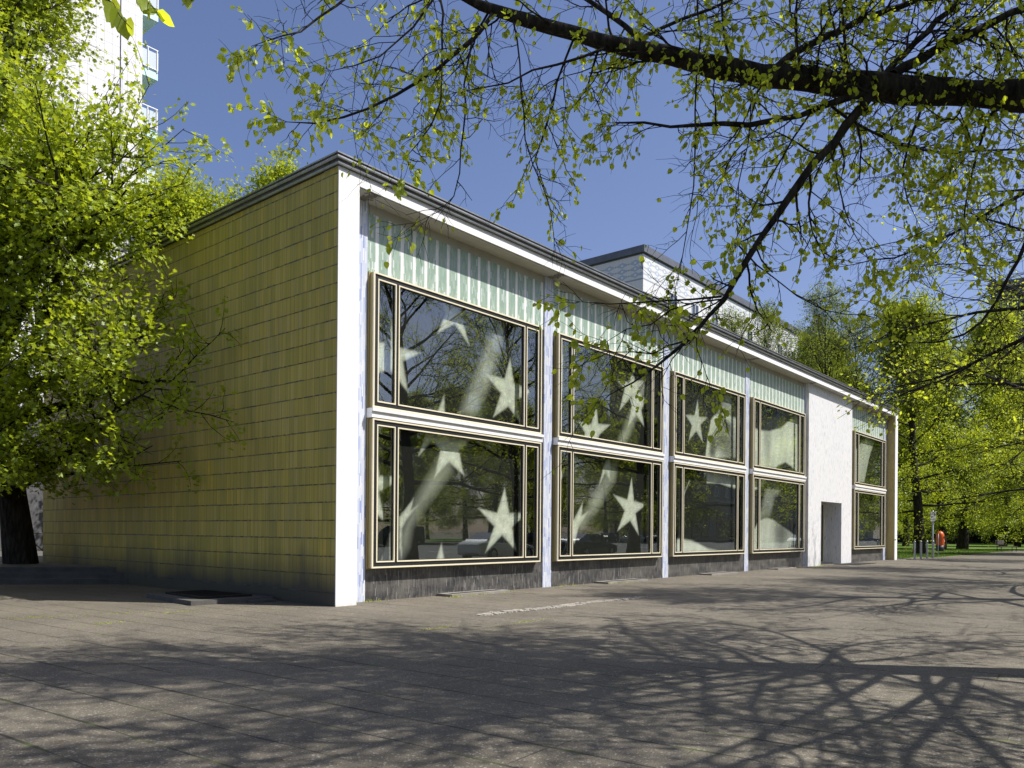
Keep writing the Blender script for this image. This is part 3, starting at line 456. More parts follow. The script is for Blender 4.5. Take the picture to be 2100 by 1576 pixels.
# raised terrace with three steps, left of the building
tv = np.array([-0.744, 0.668]); nv = np.array([0.668, 0.744])
b = MB(); A0 = np.array([-0.012, 8.35])
for k, z in enumerate((0.135, 0.27, 0.405)):
    a = A0+np.array([0, 0.36*k]); c = a+tv*26
    bb = tuple(a-nv*0.03-np.array([0, 0])); 
    b.prism([(float(a[0]), float(a[1]-0.04)), tuple(a), tuple(c), (float(c[0]-nv[0]*0.03), float(c[1]-nv[1]*0.03))], z-0.05, z+0.004)
    if k < 2:
        a2 = A0+np.array([0, 0.36*(k+1)]); c2 = a2+tv*26
        b.prism([tuple(a+[0, 0]), tuple(a2), tuple(c2), tuple(c)], 0.0 if k == 0 else 0.0, z)
    else: b.prism([tuple(a), (-0.012, 13.9), (16, 13.905), (16, 25.4), (-34, 25.4), (-40, 25.4), tuple(c)], 0.0, z)
tag(b.build('terrace_steps', M['step']), kind='structure')
# grass blades near the bollards (uncountable)
rng = np.random.default_rng(5); n = 42000
gx = 39.1+(rng.random(n)**1.6)*38; gy = -0.4+rng.random(n)**1.3*16; ok = (gx > 44.7) | (gy > 0.4); gx, gy = gx[ok], gy[ok]; n = len(gx)
hh = rng.uniform(0.03, 0.11, n); an = rng.random(n)*2*PI; wd = rng.uniform(0.008, 0.02, n); lx, ly = rng.normal(0, 0.03, n), rng.normal(0, 0.03, n)
V = np.stack([np.stack([gx-np.cos(an)*wd, gy-np.sin(an)*wd, np.full(n, 0.005)], -1), np.stack([gx+np.cos(an)*wd, gy+np.sin(an)*wd, np.full(n, 0.005)], -1), np.stack([gx+lx, gy+ly, hh], -1)], 1).reshape(-1, 3)
tag(link('grass_blades', mesh_np('grass_blades', V, [np.arange(3*n).reshape(-1, 3)], [leafmat('grass_blade', (0.05, 0.09, 0.012), (0.12, 0.19, 0.02), (0.16, 0.26, 0.02), 0.4)])), 'short grass blades on the park lawn', 'grass', kind='stuff')

# ================================================================= PAVILION
W_, D_, H_ = 37.8, 13.9, 8.22
pav = tag(empty('pavilion', (0, 0, 0)), 'flat roofed white framed exhibition pavilion with yellow tiled side wall and big windows', 'building')
b = MB(); b.box(-0.004, 0.25, 0.02, D_, -0.05, 8.02); b.build('side_wall', M['yellow'], pav)['label'] = 'yellow fluted tile wall in the shade'
b = MB(); b.box(0.25, W_, D_-0.25, D_, 0, 8.02); b.build('back_wall', M['yellow_x'], pav)
b = MB(); b.box(W_-0.25, W_, 0.46, D_-0.25, 0, 8.02); b.build('end_wall', M['yellow'], pav)
# portal frame around the glazed front
b = MB()
b.box(0, 0.48, 0, 0.45, 0, 8.03); b.box(0.48, 37.32, 0.0, 0.45, 7.815, 8.03)
b.box(37.32, 37.8, 0.0, 0.452, 0, 8.03)
b.build('front_frame', M['white'], pav)['label'] = 'white rendered frame around the glazed front'
b = MB(); b.box(37.29, 37.318, 0.04, 0.45, 0.02, 7.80); b.build('fin_cladding', M['yellow_fin'], pav)
b = MB(); b.box(0.482, 37.288, 0.03, 0.462, 7.795, 7.813); b.build('soffit', M['soffit'], pav)
b = MB(); b.box(0.25, W_-0.25, 0.45, D_-0.25, 7.83, 8.02); b.build('roof', M['roof'], pav)
# coping: fluted metal profile running round the roof edge
prof = [(0.0, 8.032), (0.050, 8.032), (0.058, 8.052), (0.062, 8.075), (0.050, 8.082), (0.048, 8.118), (0.085, 8.128), (0.094, 8.150), (0.094, 8.178), (0.078, 8.186), (0.080, 8.200), (0.112, 8.206), (0.114, 8.232), (-0.20, 8.248), (-0.20, 8.032)]
mi_p = [1, 0, 0, 1, 1, 1, 0, 0, 1, 1, 0, 0, 0, 1]
b = MB()
def sweep(b, prof, rect, mis):
    x0, x1, y0, y1 = rect; n = len(prof); vs = []
    for (sx, sy) in ((0, 0), (1, 0), (1, 1), (0, 1)):
        for d, z in prof: vs.append(((x1+d) if sx else (x0-d), (y1+d) if sy else (y0-d), z))
    for c in range(4):
        for i in range(n-1):
            q = (c*n+i, ((c+1) % 4)*n+i, ((c+1) % 4)*n+i+1, c*n+i+1); b.add([vs[k] for k in q], [(0, 1, 2, 3)], mis[i])
sweep(b, prof, (0, W_, 0, D_), mi_p)
b.build('coping', [M['coping'], M['coping_dark']], pav)
PIT = 6.03
pil_me = None
for k in range(7):
    if k in (5,): continue
    x0, x1 = (0.60, 1.03) if k == 0 else (0.66+PIT*k, 1.01+PIT*k)
    if k == 0: x0 = 0.482
    if k == 6: x0, x1 = 36.70, 37.288
    if k == 4: x0, x1 = 24.76, 24.86
    b = MB(); b.box(x0, x1, 0.425, 0.60, 0.0, 7.795); b.build('pilaster', M['blue'], pav)
bays = [0, 1, 2, 3, 5]
gp = MB(); gp.box(0, 5.66, 0.452, 0.60, 6.45, 7.62); gm = gp.mesh('tile_panel', [M['green']])
gs = MB(); gs.box(0, 5.66, 0.458, 0.60, 7.62, 7.80); gsm = gs.mesh('white_strip', [M['soffit']])
pl = MB(); pl.box(0, 5.66, 0.448, 0.62, -0.02, 0.63); plm = pl.mesh('plinth', [M['plinth']])
def ring(b, x0, x1, z0, z1, wd, y0, y1, mi):
    b.box(x0, x1, y0, y1, z1-wd, z1, mi); b.box(x0, x1, y0, y1, z0, z0+wd, mi)
    b.box(x0, x0+wd, y0, y1, z0+wd, z1-wd, mi); b.box(x1-wd, x1, y0, y1, z0+wd, z1-wd, mi)
def window_meshes(z0, z1):
    x0, x1 = 1.08, 6.41; f = MB()
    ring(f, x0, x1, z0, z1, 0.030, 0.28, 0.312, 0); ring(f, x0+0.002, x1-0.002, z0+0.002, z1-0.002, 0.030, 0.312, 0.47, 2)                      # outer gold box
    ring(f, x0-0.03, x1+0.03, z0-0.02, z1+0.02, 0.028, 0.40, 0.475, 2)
    ix0, ix1, iz0, iz1 = x0+0.030, x1-0.030, z0+0.030, z1-0.030
    ring(f, ix0, ix1, iz0, iz1, 0.082, 0.300, 0.364, 1); ring(f, ix0, ix1, iz0, iz1, 0.030, 0.364, 0.468, 1)                 # black band
    gx0, gx1, gz0, gz1 = ix0+0.082, ix1-0.082, iz0+0.082, iz1-0.082
    m1, m2 = x0+0.62, x1-0.62
    for mx in (m1, m2): f.box(mx-0.032, mx+0.032, 0.302, 0.362, gz0, gz1, 1)
    panes = []
    for a, c in ((gx0, m1-0.032), (m1+0.032, m2-0.032), (m2+0.032, gx1)):
        ring(f, a, c, gz0, gz1, 0.025, 0.286, 0.318, 0)
        ring(f, a+0.004, c-0.004, gz0+0.004, gz1-0.004, 0.030, 0.318, 0.360, 1)
        p = MB(); p.box(a+0.030, c-0.030, 0.335, 0.343, gz0+0.030, gz1-0.030); panes.append(p.mesh('pane', [M['glass']]))
    return f.mesh('window', [M['gold'], M['black'], M['gold_shaded']]), panes
wm = {'u': window_meshes(3.80, 6.44), 'l': window_meshes(0.655, 3.585)}
sb = MB(); sb.box(1.04, 6.45, 0.27, 0.47, 3.60, 3.72); sb.box(1.04, 6.45, 0.235, 0.47, 3.72, 3.785); sbm = sb.mesh('sill_band', [M['sill']])
for k in bays:
    ox = PIT*k
    link('tile_panel', gm, pav, (1.02+ox, 0, 0)); link('white_strip', gsm, pav, (1.02+ox, 0, 0)); link('plinth', plm, pav, (1.02+ox, 0, 0))
    link('sill_band', sbm, pav, (ox, 0, 0))
    for key in 'ul':
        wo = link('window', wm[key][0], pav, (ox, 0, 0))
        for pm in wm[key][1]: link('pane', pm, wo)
# entrance block with its deep doorway
b = MB(); X0, X1, YB = 24.862, 30.72, 0.27
b.box(X0, 26.45, YB, 0.95, 0, 7.794); b.box(29.22, X1, YB, 0.95, 0, 7.794); b.box(26.45, 29.22, YB, 0.95, 2.83, 7.794)
b.box(26.45, 26.47, 0.95, 1.45, 0, 2.83); b.box(29.20, 29.22, 0.95, 1.45, 0, 2.83)
b.build('entrance_wall', M['white_mosaic'], pav)
b = MB(); ring(b, 26.47, 29.20, 0.02, 2.83, 0.07, 1.05, 1.13, 0); b.box(27.80, 27.86, 1.06, 1.12, 0.09, 2.76, 0); dr = b.build('door', [M['gold']], pav)
b = MB(); b.box(26.54, 27.80, 1.08, 1.10, 0.09, 2.76, 0); b.box(27.86, 29.13, 1.08, 1.10, 0.09, 2.76, 0); b.build('door_panel', M['door'], dr)
b = MB(); b.tube([(27.70, 1.03, 0.95), (27.70, 1.03, 1.35)], 0.014); b.tube([(27.70, 1.03, 0.98), (27.70, 1.08, 0.98)], 0.010); b.tube([(27.70, 1.03, 1.32), (27.70, 1.08, 1.32)], 0.010); b.build('handle', M['coping'], dr)
b = MB(); b.prism([(0.484, 0.424), (0.56, 0.424), (0.56, 0.421), (0.484, 0.421)], 7.45, 7.79); b.build('rust_stain', mat('rust_stain', (0.22, 0.11, 0.03), 0.9), pav)
# interior
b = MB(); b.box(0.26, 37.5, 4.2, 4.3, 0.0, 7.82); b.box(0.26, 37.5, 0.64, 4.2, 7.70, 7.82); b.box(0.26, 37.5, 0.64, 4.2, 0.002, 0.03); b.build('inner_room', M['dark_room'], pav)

# ---------------------------------------------------------------- painted mural hung behind the panes
def soft(v, a, c): return np.clip((v-a)/(c-a), 0, 1)
def mural():
    st = 0.03; xs = np.arange(1.03, 36.6, st); zs = np.arange(0.66, 6.44, st); GX, GZ = np.meshgrid(xs, zs); val = np.full(GX.shape, 0.012)
    rg = np.random.default_rng(3)
    for kind, v, poly in ART:
        P = np.array(poly); x0, z0 = P.min(0)-0.4; x1, z1 = P.max(0)+0.4
        i0, i1 = np.searchsorted(xs, [x0, x1]); j0, j1 = np.searchsorted(zs, [z0, z1]); gx, gz = GX[j0:j1, i0:i1], GZ[j0:j1, i0:i1]
        if gx.size == 0: continue
        inside = np.zeros(gx.shape, bool); dist = np.full(gx.shape, 9.0); n = len(P)
        for i in range(n):
            a, c = P[i], P[(i+1) % n]
            cr = ((a[1] > gz) != (c[1] > gz)) & (gx < (c[0]-a[0])*(gz-a[1])/((c[1]-a[1]) or 1e-9)+a[0]); inside ^= cr
            ab = c-a; t = np.clip(((gx-a[0])*ab[0]+(gz-a[1])*ab[1])/(ab@ab+1e-9), 0, 1); dist = np.minimum(dist, np.hypot(gx-a[0]-ab[0]*t, gz-a[1]-ab[1]*t))
        sd = np.where(inside, dist, -dist); C = P.mean(0)
        if kind == 'star':
            al = soft(sd, -0.02, 0.03); r = np.hypot(gx-C[0], gz-C[1]); th = np.arctan2(gz-C[1], gx-C[0])
            sh = 0.74+0.32*soft(sd, 0.0, 0.13)+0.07*np.sin(th*34+r*9)+0.05*np.sin(r*26+th*3)-0.14*np.exp(-(r/0.10)**2)
        elif kind == 'beam': al = 0.92*soft(sd, -0.10, 0.16); sh = 0.95+0.10*np.sin(gx*3+gz*5)
        elif kind == 'dark': al = soft(sd, -0.04, 0.06); sh = 1.0
        else:
            al = soft(sd, -0.03, 0.06); sh = 0.86+0.18*soft(sd, 0, 0.7)+0.05*np.sin(gx*4.1+gz*1.3)+0.04*np.sin(gx*11-gz*3)
        al *= np.where(True, 1.0, 1.0); cur = val[j0:j1, i0:i1]; val[j0:j1, i0:i1] = cur*(1-al)+v*sh*al
    for cx, cz, rx, rz_, an, k in BLOBS:
        dx, dz = GX-cx, GZ-cz; u = dx*math.cos(an)+dz*math.sin(an); q = -dx*math.sin(an)+dz*math.cos(an)
        val *= 1-k*np.exp(-((u/rx)**2+(q/rz_)**2)**1.3)
    val *= 1+rg.normal(0, 0.05, val.shape)
    ny, nx = GX.shape; V = np.stack([GX, np.full(GX.shape, 0.482), GZ], -1).reshape(-1, 3)
    I = np.arange(ny*nx).reshape(ny, nx); okx = (xs[:-1] < 24.85) | (xs[:-1] > 30.95); F = np.stack([I[:-1, :-1], I[:-1, 1:], I[1:, 1:], I[1:, :-1]], -1)[:, okx].reshape(-1, 4)
    def fm(n, b_):
        a = n.N.new('ShaderNodeAttribute'); a.attribute_name = 'paint'; v = n.m('MULTIPLY', a.outputs['Fac'], 1.75)
        weave = n.noise(n.pos(), 120, 2); col = n.mix(1.0, n.comb(n.m('MULTIPLY', v, 0.98), n.m('MULTIPLY', v, 1.0), n.m('MULTIPLY', v, 0.87)), n.ramp(weave, [(0.3, (0.85,)*3), (0.7, (1.12,)*3)]), 'MULTIPLY')
        n.L.new(col, b_.inputs['Base Color'])
    m = mat('painted_canvas', rough=0.9, spec=0.1, fn=fm)
    me = mesh_np('mural', V, [F], [m]); at = me.attributes.new('paint', 'FLOAT', 'POINT'); at.data.foreach_set('value', val.astype(np.float32).ravel())
    root = tag(empty('mural', (0, 0.62, 0.5)), 'dark painted canvas of pale stuffed stars and a face hanging behind the windows', 'mural')
    o = link('canvas', me, root); o.matrix_parent_inverse = Matrix.Translation((0, -0.62, -0.5))
    b2 = MB(); b2.tube([(1.03, 0.50, 6.42), (24.85, 0.50, 6.42)], 0.012); o2 = b2.build('hanging_rail', M['black'], root); o2.matrix_parent_inverse = Matrix.Translation((0, -0.62, -0.5))
mural()

# ================================================================= small things at the foot of the walls
def light_well(x0, x1, y0, y1, h, label, loc0, stone='kerb'):
    e = tag(empty('basement_grate', ((x0+x1)/2, y0, 0)), label, 'grate', 'basement light wells along the wall')
    cx = (x0+x1)/2; b = MB(); ring_ = [(x0-cx, x1-cx, 0, 0.12), (x0-cx, x1-cx, y1-y0-0.10, y1-y0)]
    for a, c, q, r_ in ring_: b.box(a, c, q, r_, 0.0, h)
    b.box(x0-cx, x0-cx+0.12, 0.12, y1-y0-0.10, 0, h); b.box(x1-cx-0.12, x1-cx, 0.12, y1-y0-0.10, 0, h)
    b.build('stone_rim', M[stone], e)
    g = MB(); g.box(x0-cx+0.12, x1-cx-0.12, 0.12, y1-y0-0.10, 0.002, 0.008); n = int((x1-x0-0.24)/0.06)
    for i in range(n): g.box(x0-cx+0.13+i*0.06, x0-cx+0.145+i*0.06, 0.12, y1-y0-0.10, 0.008, h*0.8)
    g.build('iron_grate', M['grate'], e)
light_well(3.0, 4.9, -0.02, 0.43, 0.055, 'stone rimmed cellar grate with weeds under the first window', 0)
light_well(9.0, 11.1, -0.02, 0.43, 0.05, 'stone rimmed cellar grate under the second window', 0)
light_well(15.2, 17.2, -0.02, 0.43, 0.045, 'stone rimmed cellar grate under the third window', 0)
light_well(20.9, 22.8, 0.0, 0.43, 0.04, 'small cellar grate at the foot of the fourth window', 0)
e = tag(empty('cellar_hatch', (-0.95, 3.0, 0)), 'dark raised slab with iron cover lying beside the yellow wall', 'hatch')
b = MB(); b.prism([(-0.75, -1.0), (0.85, -1.15), (0.80, 1.25), (-0.55, 1.15)], 0, 0.085); b.prism([(0.30, -1.35), (0.80, -1.35), (0.80, -1.16), (0.32, -1.12)], 0, 0.05); b.build('stone_slab', M['step'], e)
b = MB(); b.prism([(-0.42, -0.72), (0.62, -0.80), (0.58, 0.95), (-0.30, 0.88)], 0.086, 0.12)
for i in range(12): b.box(-0.28, 0.5, -0.62+i*0.12, -0.60+i*0.12, 0.12, 0.135)
b.build('iron_cover', M['grate'], e)
b = MB(); b.box(-1.5, 1.5, -0.5, 0.5, 0, 0.018); tag(b.build('door_mat', M['grate'], None, (29.6, -0.25, 0.002)), 'flat black mat lying in front of the entrance', 'mat')
# strip of cobbles set in the slabs
b = MB(); rg = random.Random(4)
for i in range(64):
    for j in range(3):
        cx, cy = 0.75+i*0.082+rg.uniform(-.01, .01), -2.98+j*0.085+rg.uniform(-.01, .01)+0.05*math.sin(i*0.2)
        if rg.random() < 0.12: continue
        s_ = rg.uniform(0.030, 0.041); pts = [(cx+math.cos(t*PI/4+0.39)*s_*1.15, cy+math.sin(t*PI/4+0.39)*s_) for t in range(8)]
        z = rg.uniform(0.012, 0.024); n_ = len(pts); b.prism(pts, 0.001, z)
tag(b.build('cobble_strip', M['cobble']), kind='structure')
# weeds along the joints
def tufts(name, spots, seed, label, hgt=0.07, per=40):
    rg = np.random.default_rng(seed); V = []
    for (x, y, sx, sy) in spots:
        px = x+rg.normal(0, sx, per); py = y+rg.normal(0, sy, per); h = rg.uniform(0.3, 1, per)*hgt; a = rg.random(per)*2*PI
        for i in range(per):
            c, s_ = math.cos(a[i])*0.006, math.sin(a[i])*0.006; lx, ly = rg.normal(0, 0.03, 2)
            V += [(px[i]-c, py[i]-s_, 0.0), (px[i]+c, py[i]+s_, 0.0), (px[i]+lx, py[i]+ly, h[i])]
    V = np.array(V); o = link(name, mesh_np(name, V, [np.arange(len(V)).reshape(-1, 3)], [M['leaf_lime']])); tag(o, label, 'weeds', kind='stuff')
tufts('weeds', [(3.1, -0.05, .15, .03), (3.9, -0.06, .4, .02), (4.8, 0.0, .15, .03), (9.6, -0.05, .5, .02), (25.4, 0.1, .3, .05), (26.3, 0.15, .3, .05), (23.7, 0.35, .6, .04), (1.2, 0.35, .2, .03), (7.5, 0.3, .5, .04)], 1, 'small green weeds growing along the foot of the facade')
tufts('dry_weeds', [(-4.4, 1.9, .25, .05), (-3.2, 1.6, .5, .06), (-3.9, 0.3, .2, .04), (-2.4, 1.1, .3, .03), (0.6, -4.0, .3, .03), (-0.9, -3.6, .2, .03)], 2, 'sparse weed tufts in the paving joints', 0.03, 60)

# bits of dry bud scale and leaf litter on the slabs
rng = np.random.default_rng(77); n = 520; px_ = np.concatenate([rng.uniform(-8, 6, n//2), rng.uniform(-6, 26, n-n//2)]); py_ = np.concatenate([rng.uniform(-11, 0, n//2), rng.uniform(-6, 0.2, n-n//2)])
tag(link('leaf_litter', leaves('leaf_litter', 'diamond', np.stack([px_, py_, np.full(n, 0.006)], -1), np.stack([*rng.normal(0, 1, (2, n)), np.zeros(n)], -1)*3, rng.uniform(0.012, 0.045, n), rng, mat('dry_leaf', (0.14, 0.085, 0.04), 0.9), 0.93, 0.0)), 'dry bits of leaf scattered over the paving', 'litter', kind='stuff')
# ================================================================= bollards, sign, bin, bench
bm = MB(); bm.lathe([(0.055, 0), (0.055, 0.92), (0.052, 0.95), (0.060, 0.955), (0.060, 0.99), (0.045, 1.03), (0.001, 1.05)], n=14); steel = mat('galvanised_steel', (0.35, 0.37, 0.40), 0.4, 0.6, fn=vary((0.36, 0.38, 0.41), 0.2, 6))
bmm = bm.mesh('bollard', [steel])
for (x, y), lab in zip([(38.95, -0.62), (40.35, -0.62), (41.8, -0.62), (43.3, -0.62)], ['grey steel bollard nearest to the end of the pavilion', 'grey steel bollard second from the pavilion corner', 'grey steel bollard third from the pavilion corner', 'grey steel bollard standing beside the sign post']):
    tag(link('bollard', bmm, None, (x, y, 0)), lab, 'bollard', 'bollards by the lawn')
e = tag(empty('sign_post', (45.5, -0.12, 0)), 'grey post carrying a small white sign plate', 'sign')
b = MB(); b.lathe([(0.05, 0), (0.05, 2.88), (0.0, 2.90)], n=12); b.build('post', steel, e)
b = MB(); b.box(-0.17, 0.17, -0.08, -0.062, 2.44, 2.84); b.box(-0.17, 0.17, -0.08, -0.062, 2.24, 2.42); pt = b.build('sign_plate', mat('sign_white', (0.78, 0.8, 0.82), 0.5), e)
pt.rotation_euler = (0, 0, R(-50))
b = MB()
for i in range(14):
    a0, a1 = R(-60+i*17), R(-60+(i+1)*17); b.add([(math.cos(a0)*0.05, -0.082, 2.68+math.sin(a0)*0.08), (math.cos(a1)*0.05, -0.082, 2.68+math.sin(a1)*0.08), (math.cos(a1)*0.08, -0.082, 2.68+math.sin(a1)*0.11), (math.cos(a0)*0.08, -0.082, 2.68+math.sin(a0)*0.11)], [(0, 1, 2, 3)])
b.build('symbol', M['black'], pt); b = MB(); b.box(-0.12, 0.12, -0.084, -0.081, 2.32, 2.34); b.build('text_line', M['black'], pt)
e = tag(empty('litter_bin', (46.9, -0.25, 0)), 'orange litter bin with a rounded top on a thin post', 'bin')
org = mat('orange_plastic', (0.62, 0.10, 0.012), 0.4, fn=vary((0.62, 0.105, 0.015), 0.2, 4))
b = MB(); b.lathe([(0.025, 0), (0.025, 1.45), (0.0, 1.46)], cx=-0.27, cy=0.05, n=8); b.build('post', steel, e)
b = MB(); b.lathe([(0.19, 0.35), (0.225, 0.38), (0.235, 0.72), (0.20, 0.72)], n=20); b.build('bin_base', mat('black_plastic', (0.015, 0.015, 0.016), 0.5), e)
b = MB(); b.lathe([(0.235, 0.72), (0.24, 0.74), (0.24, 1.30), (0.225, 1.42), (0.18, 1.52), (0.11, 1.59), (0.0, 1.62)], n=24); b.build('bin_hood', org, e)
b = MB(); b.box(-0.12, 0.10, -0.252, -0.236, 1.20, 1.30); b.build('slot', M['black'], e)
b = MB(); b.box(-0.08, 0.08, -0.2435, -0.2405, 0.94, 1.06); b.build('sticker', mat('pale_sticker', (0.72, 0.3, 0.16), 0.5), e)
e = tag(empty('park_bench', (69.3, -0.75, 0.01), R(-38)), 'wooden park bench on thin dark legs beside the path', 'bench')
wd = mat('bench_wood', (0.16, 0.14, 0.13), 0.7)
b = MB()
for i in range(4): b.box(-0.9, 0.9, -0.22+i*0.115, -0.125+i*0.115, 0.43, 0.46)
b.build('seat', wd, e)
b = MB()
for i in range(3): b.box(-0.9, -0.05, 0.27, 0.30, 0.60+i*0.13, 0.70+i*0.13)
b.build('backrest', wd, e)
for sx in (-0.75, 0.75):
    b = MB(); b.box(sx-0.02, sx+0.02, -0.20, -0.16, 0, 0.43); b.box(sx-0.02, sx+0.02, 0.23, 0.27, 0, 1.0 if sx < 0 else 0.43); b.box(sx-0.02, sx+0.02, -0.20, 0.27, 0.40, 0.43); b.build('leg', M['grate'], e)

# ================================================================= buildings around
def f_panel(gu, gz, base, line, axis):
    def f(n, b_):
        x, y, z = n.sep(n.pos()); u = (x, y)[axis]; uu = n.m('DIVIDE', u, gu); zz = n.m('DIVIDE', z, gz)
        r = n.white(n.m('FLOOR', uu), n.m('FLOOR', zz), 1.0); d = n.noise(n.scale(n.pos(), (3, 3, 0.4)), 1.2, 4)
        c = n.mix(n.m('MULTIPLY', n.m('ADD', r, d), 0.18), base, tuple(q*0.6 for q in base))
        j = n.m('MAXIMUM', n.m('LESS_THAN', n.m('FRACT', uu), 0.02/gu), n.m('LESS_THAN', n.m('FRACT', zz), 0.022/gz))
        n.L.new(n.mix(n.m('MULTIPLY', j, 0.8), c, line), b_.inputs['Base Color'])
    return f
# --- tall white tower behind the maple
tw = tag(empty('apartment_tower', (-4, 26.4, 0)), 'tall white tiled apartment tower with pale green balconies behind the maple', 'building')
TX0, TX1, TZ = -16.5, 12.55, 46.0
tp_ = mat('white_panel_x', rough=0.6, fn=f_panel(0.357, 0.47, (0.74, 0.74, 0.75), (0.30, 0.29, 0.27), 0)); tp_y = mat('white_panel_y', rough=0.6, fn=f_panel(0.357, 0.47, (0.74, 0.74, 0.75), (0.30, 0.29, 0.27), 1))
b = MB(); b.box(TX0, TX1, 0, 0.3, 3.2, TZ); b.build('front_wall', tp_, tw)
b = MB(); b.box(TX1-0.3, TX1, 0.3, 18, 3.2, TZ); b.box(TX0, TX0+0.3, 0.3, 18, 3.2, TZ); b.box(TX0+0.3, TX1-0.3, 17.7, 18, 3.2, TZ); b.build('side_wall', tp_y, tw)
b = MB(); b.box(TX0, TX1, -0.02, 18, 0.3, 6.2); b.build('ground_floor', mat('grey_rough_stone', rough=0.9, fn=f_stone((0.10, 0.10, 0.105), 8)), tw)
b = MB(); b.box(TX0-0.2, TX1+0.2, -0.2, 18.2, TZ, TZ+0.6); b.build('roof', M['coping_dark'], tw)
b = MB(); b.box(TX1-1.02, TX1-0.92, -0.06, 0, 3.2, TZ); b.build('downpipe', M['coping'], tw)
b = MB(); b.box(TX1-13.6, TX1-13.45, -0.06, 0, 3.2, TZ); b.build('downpipe', M['coping'], tw)
mint = mat('mint_balcony', (0.50, 0.72, 0.72), 0.5); glz = mat('frosted_balcony_glass', (0.55, 0.62, 0.68), 0.15)
bw = MB(); ring(bw, 0, 1.7, 0, 1.5, 0.09, -0.05, 0.02, 0); bw.box(0.81, 0.89, -0.045, 0.015, 0.09, 1.41); bwm = bw.mesh('window', [M['sill']]); bp_ = MB(); bp_.box(0.09, 0.81, -0.02, -0.01, 0.09, 1.41); bp_.box(0.89, 1.61, -0.02, -0.01, 0.09, 1.41)
refl = mat('dark_reflecting_glass', (0.03, 0.045, 0.06), 0.03, 0.0, 1.0); bpm = bp_.mesh('pane', [refl])
for k in range(1, 14):
    z = 3.55+2.9*k
    for xw in (5.75, 0.3, -4.5, -9.5, -14.0):
        wo = link('window', bwm, tw, (xw, 0, z+0.5)); link('pane', bpm, wo)
    if k >= 3:
        b = MB(); b.box(TX1, TX1+1.0, 0.5, 6.2, z-0.35, z); bo = b.build('balcony', mint, tw)
        b = MB(); b.box(TX1+0.98, TX1+1.02, 0.5, 6.2, z+0.12, z+1.0); b.box(TX1, TX1+0.95, 0.5, 0.52, z+0.15, z+0.95); b.build('balcony_panel', glz, bo)
        b = MB()
        for q in (TX1+0.03, TX1+0.5, TX1+0.95): b.tube([(q, 0.48, z), (q, 0.48, z+1.1)], 0.025, 6)
        b.tube([(TX1, 0.48, z+1.1), (TX1+0.98, 0.48, z+1.1), (TX1+1.0, 6.2, z+1.1)], 0.03, 6); b.tube([(TX1, 0.48, z+0.12), (TX1+0.98, 0.48, z+0.12)], 0.02, 6); b.build('railing', M['sill'], bo)
for xw in (2.2, -1.6, -5.4, -9.2):
    b = MB(); b.box(xw, xw+2.0, -0.06, -0.03, 1.2, 3.0); wo = b.build('shop_window', refl, tw); b = MB(); ring(b, xw-0.12, xw+2.12, 1.08, 3.12, 0.12, -0.09, -0.005, 0); b.box(xw-0.2, xw+2.2, -0.16, -0.005, 1.0, 1.07); b.build('window_frame', mat('pale_stone_trim', (0.38, 0.38, 0.38), 0.8), wo)
# --- white block with ornamental frieze
wb = tag(empty('white_block', (60, 29.3, 0)), 'white tiled apartment block with blue diamond frieze under a dark roof edge', 'building')
def f_frieze(axis):
    def f(n, b_):
        x, y, z = n.sep(n.pos()); u = (x, y)[axis]
        base = (0.70, 0.71, 0.70)
        U = n.m('DIVIDE', u, 1.55); Z = n.m('DIVIDE', n.m('SUBTRACT', z, 27.05), 0.62)
        fu = n.m('SUBTRACT', n.m('FRACT', U), 0.5); fz = n.m('SUBTRACT', n.m('FRACT', Z), 0.5)
        au, az_ = n.m('ABSOLUTE', fu), n.m('ABSOLUTE', fz)
        d = n.m('ADD', n.m('MULTIPLY', au, 1.9), n.m('MULTIPLY', az_, 2.0))
        dia = n.m('LESS_THAN', d, 0.95); hole = n.m('LESS_THAN', n.m('ADD', n.m('MULTIPLY', n.m('MULTIPLY', fu, fu), 6.0), n.m('MULTIPLY', fz, fz)), 0.045)
        dot = n.m('LESS_THAN', n.m('ADD', n.m('POWER', n.m('MULTIPLY', n.m('SUBTRACT', 0.5, au), 2.3), 2.0), n.m('POWER', az_, 2.0)), 0.02)
        inb = n.m('MULTIPLY', n.m('GREATER_THAN', Z, 0.0), n.m('LESS_THAN', Z, 3.0))
        c = n.mix(n.m('MULTIPLY', dia, inb), base, (0.44, 0.50, 0.57)); c = n.mix(n.m('MULTIPLY', hole, inb), c, (0.72, 0.76, 0.76)); c = n.mix(n.m('MULTIPLY', dot, inb), c, (0.52, 0.40, 0.20))
        g = n.m('MAXIMUM', n.m('LESS_THAN', n.m('FRACT', n.m('DIVIDE', u, 0.52)), 0.05), n.m('LESS_THAN', n.m('FRACT', n.m('DIVIDE', z, 0.9)), 0.03))
        c = n.mix(n.m('MULTIPLY', g, 0.3), c, (0.3, 0.3, 0.3)); bl = n.m('LESS_THAN', n.m('ABSOLUTE', n.m('SUBTRACT', z, 26.85)), 0.08)
        n.L.new(n.mix(bl, c, (0.32, 0.34, 0.36)), b_.inputs['Base Color'])
    return f
b = MB(); b.box(0, 62, 0, 0.4, 0, 29.3); b.build('street_wall', mat('frieze_tile_x', rough=0.5, fn=f_frieze(0)), wb)
b = MB(); b.box(0, 0.4, 0.4, 40, 0, 29.3); b.build('side_wall', mat('frieze_tile_y', rough=0.5, fn=f_frieze(1)), wb)
b = MB(); b.box(-0.25, 62.2, -0.25, 40, 29.45, 30.15); b.box(0, 62, 0, 39.9, 29.3, 29.45); b.build('roof', mat('slate_fascia', (0.10, 0.11, 0.13), 0.5, 0.2, fn=vary((0.13, 0.14, 0.16), 0.25, 1)), wb)
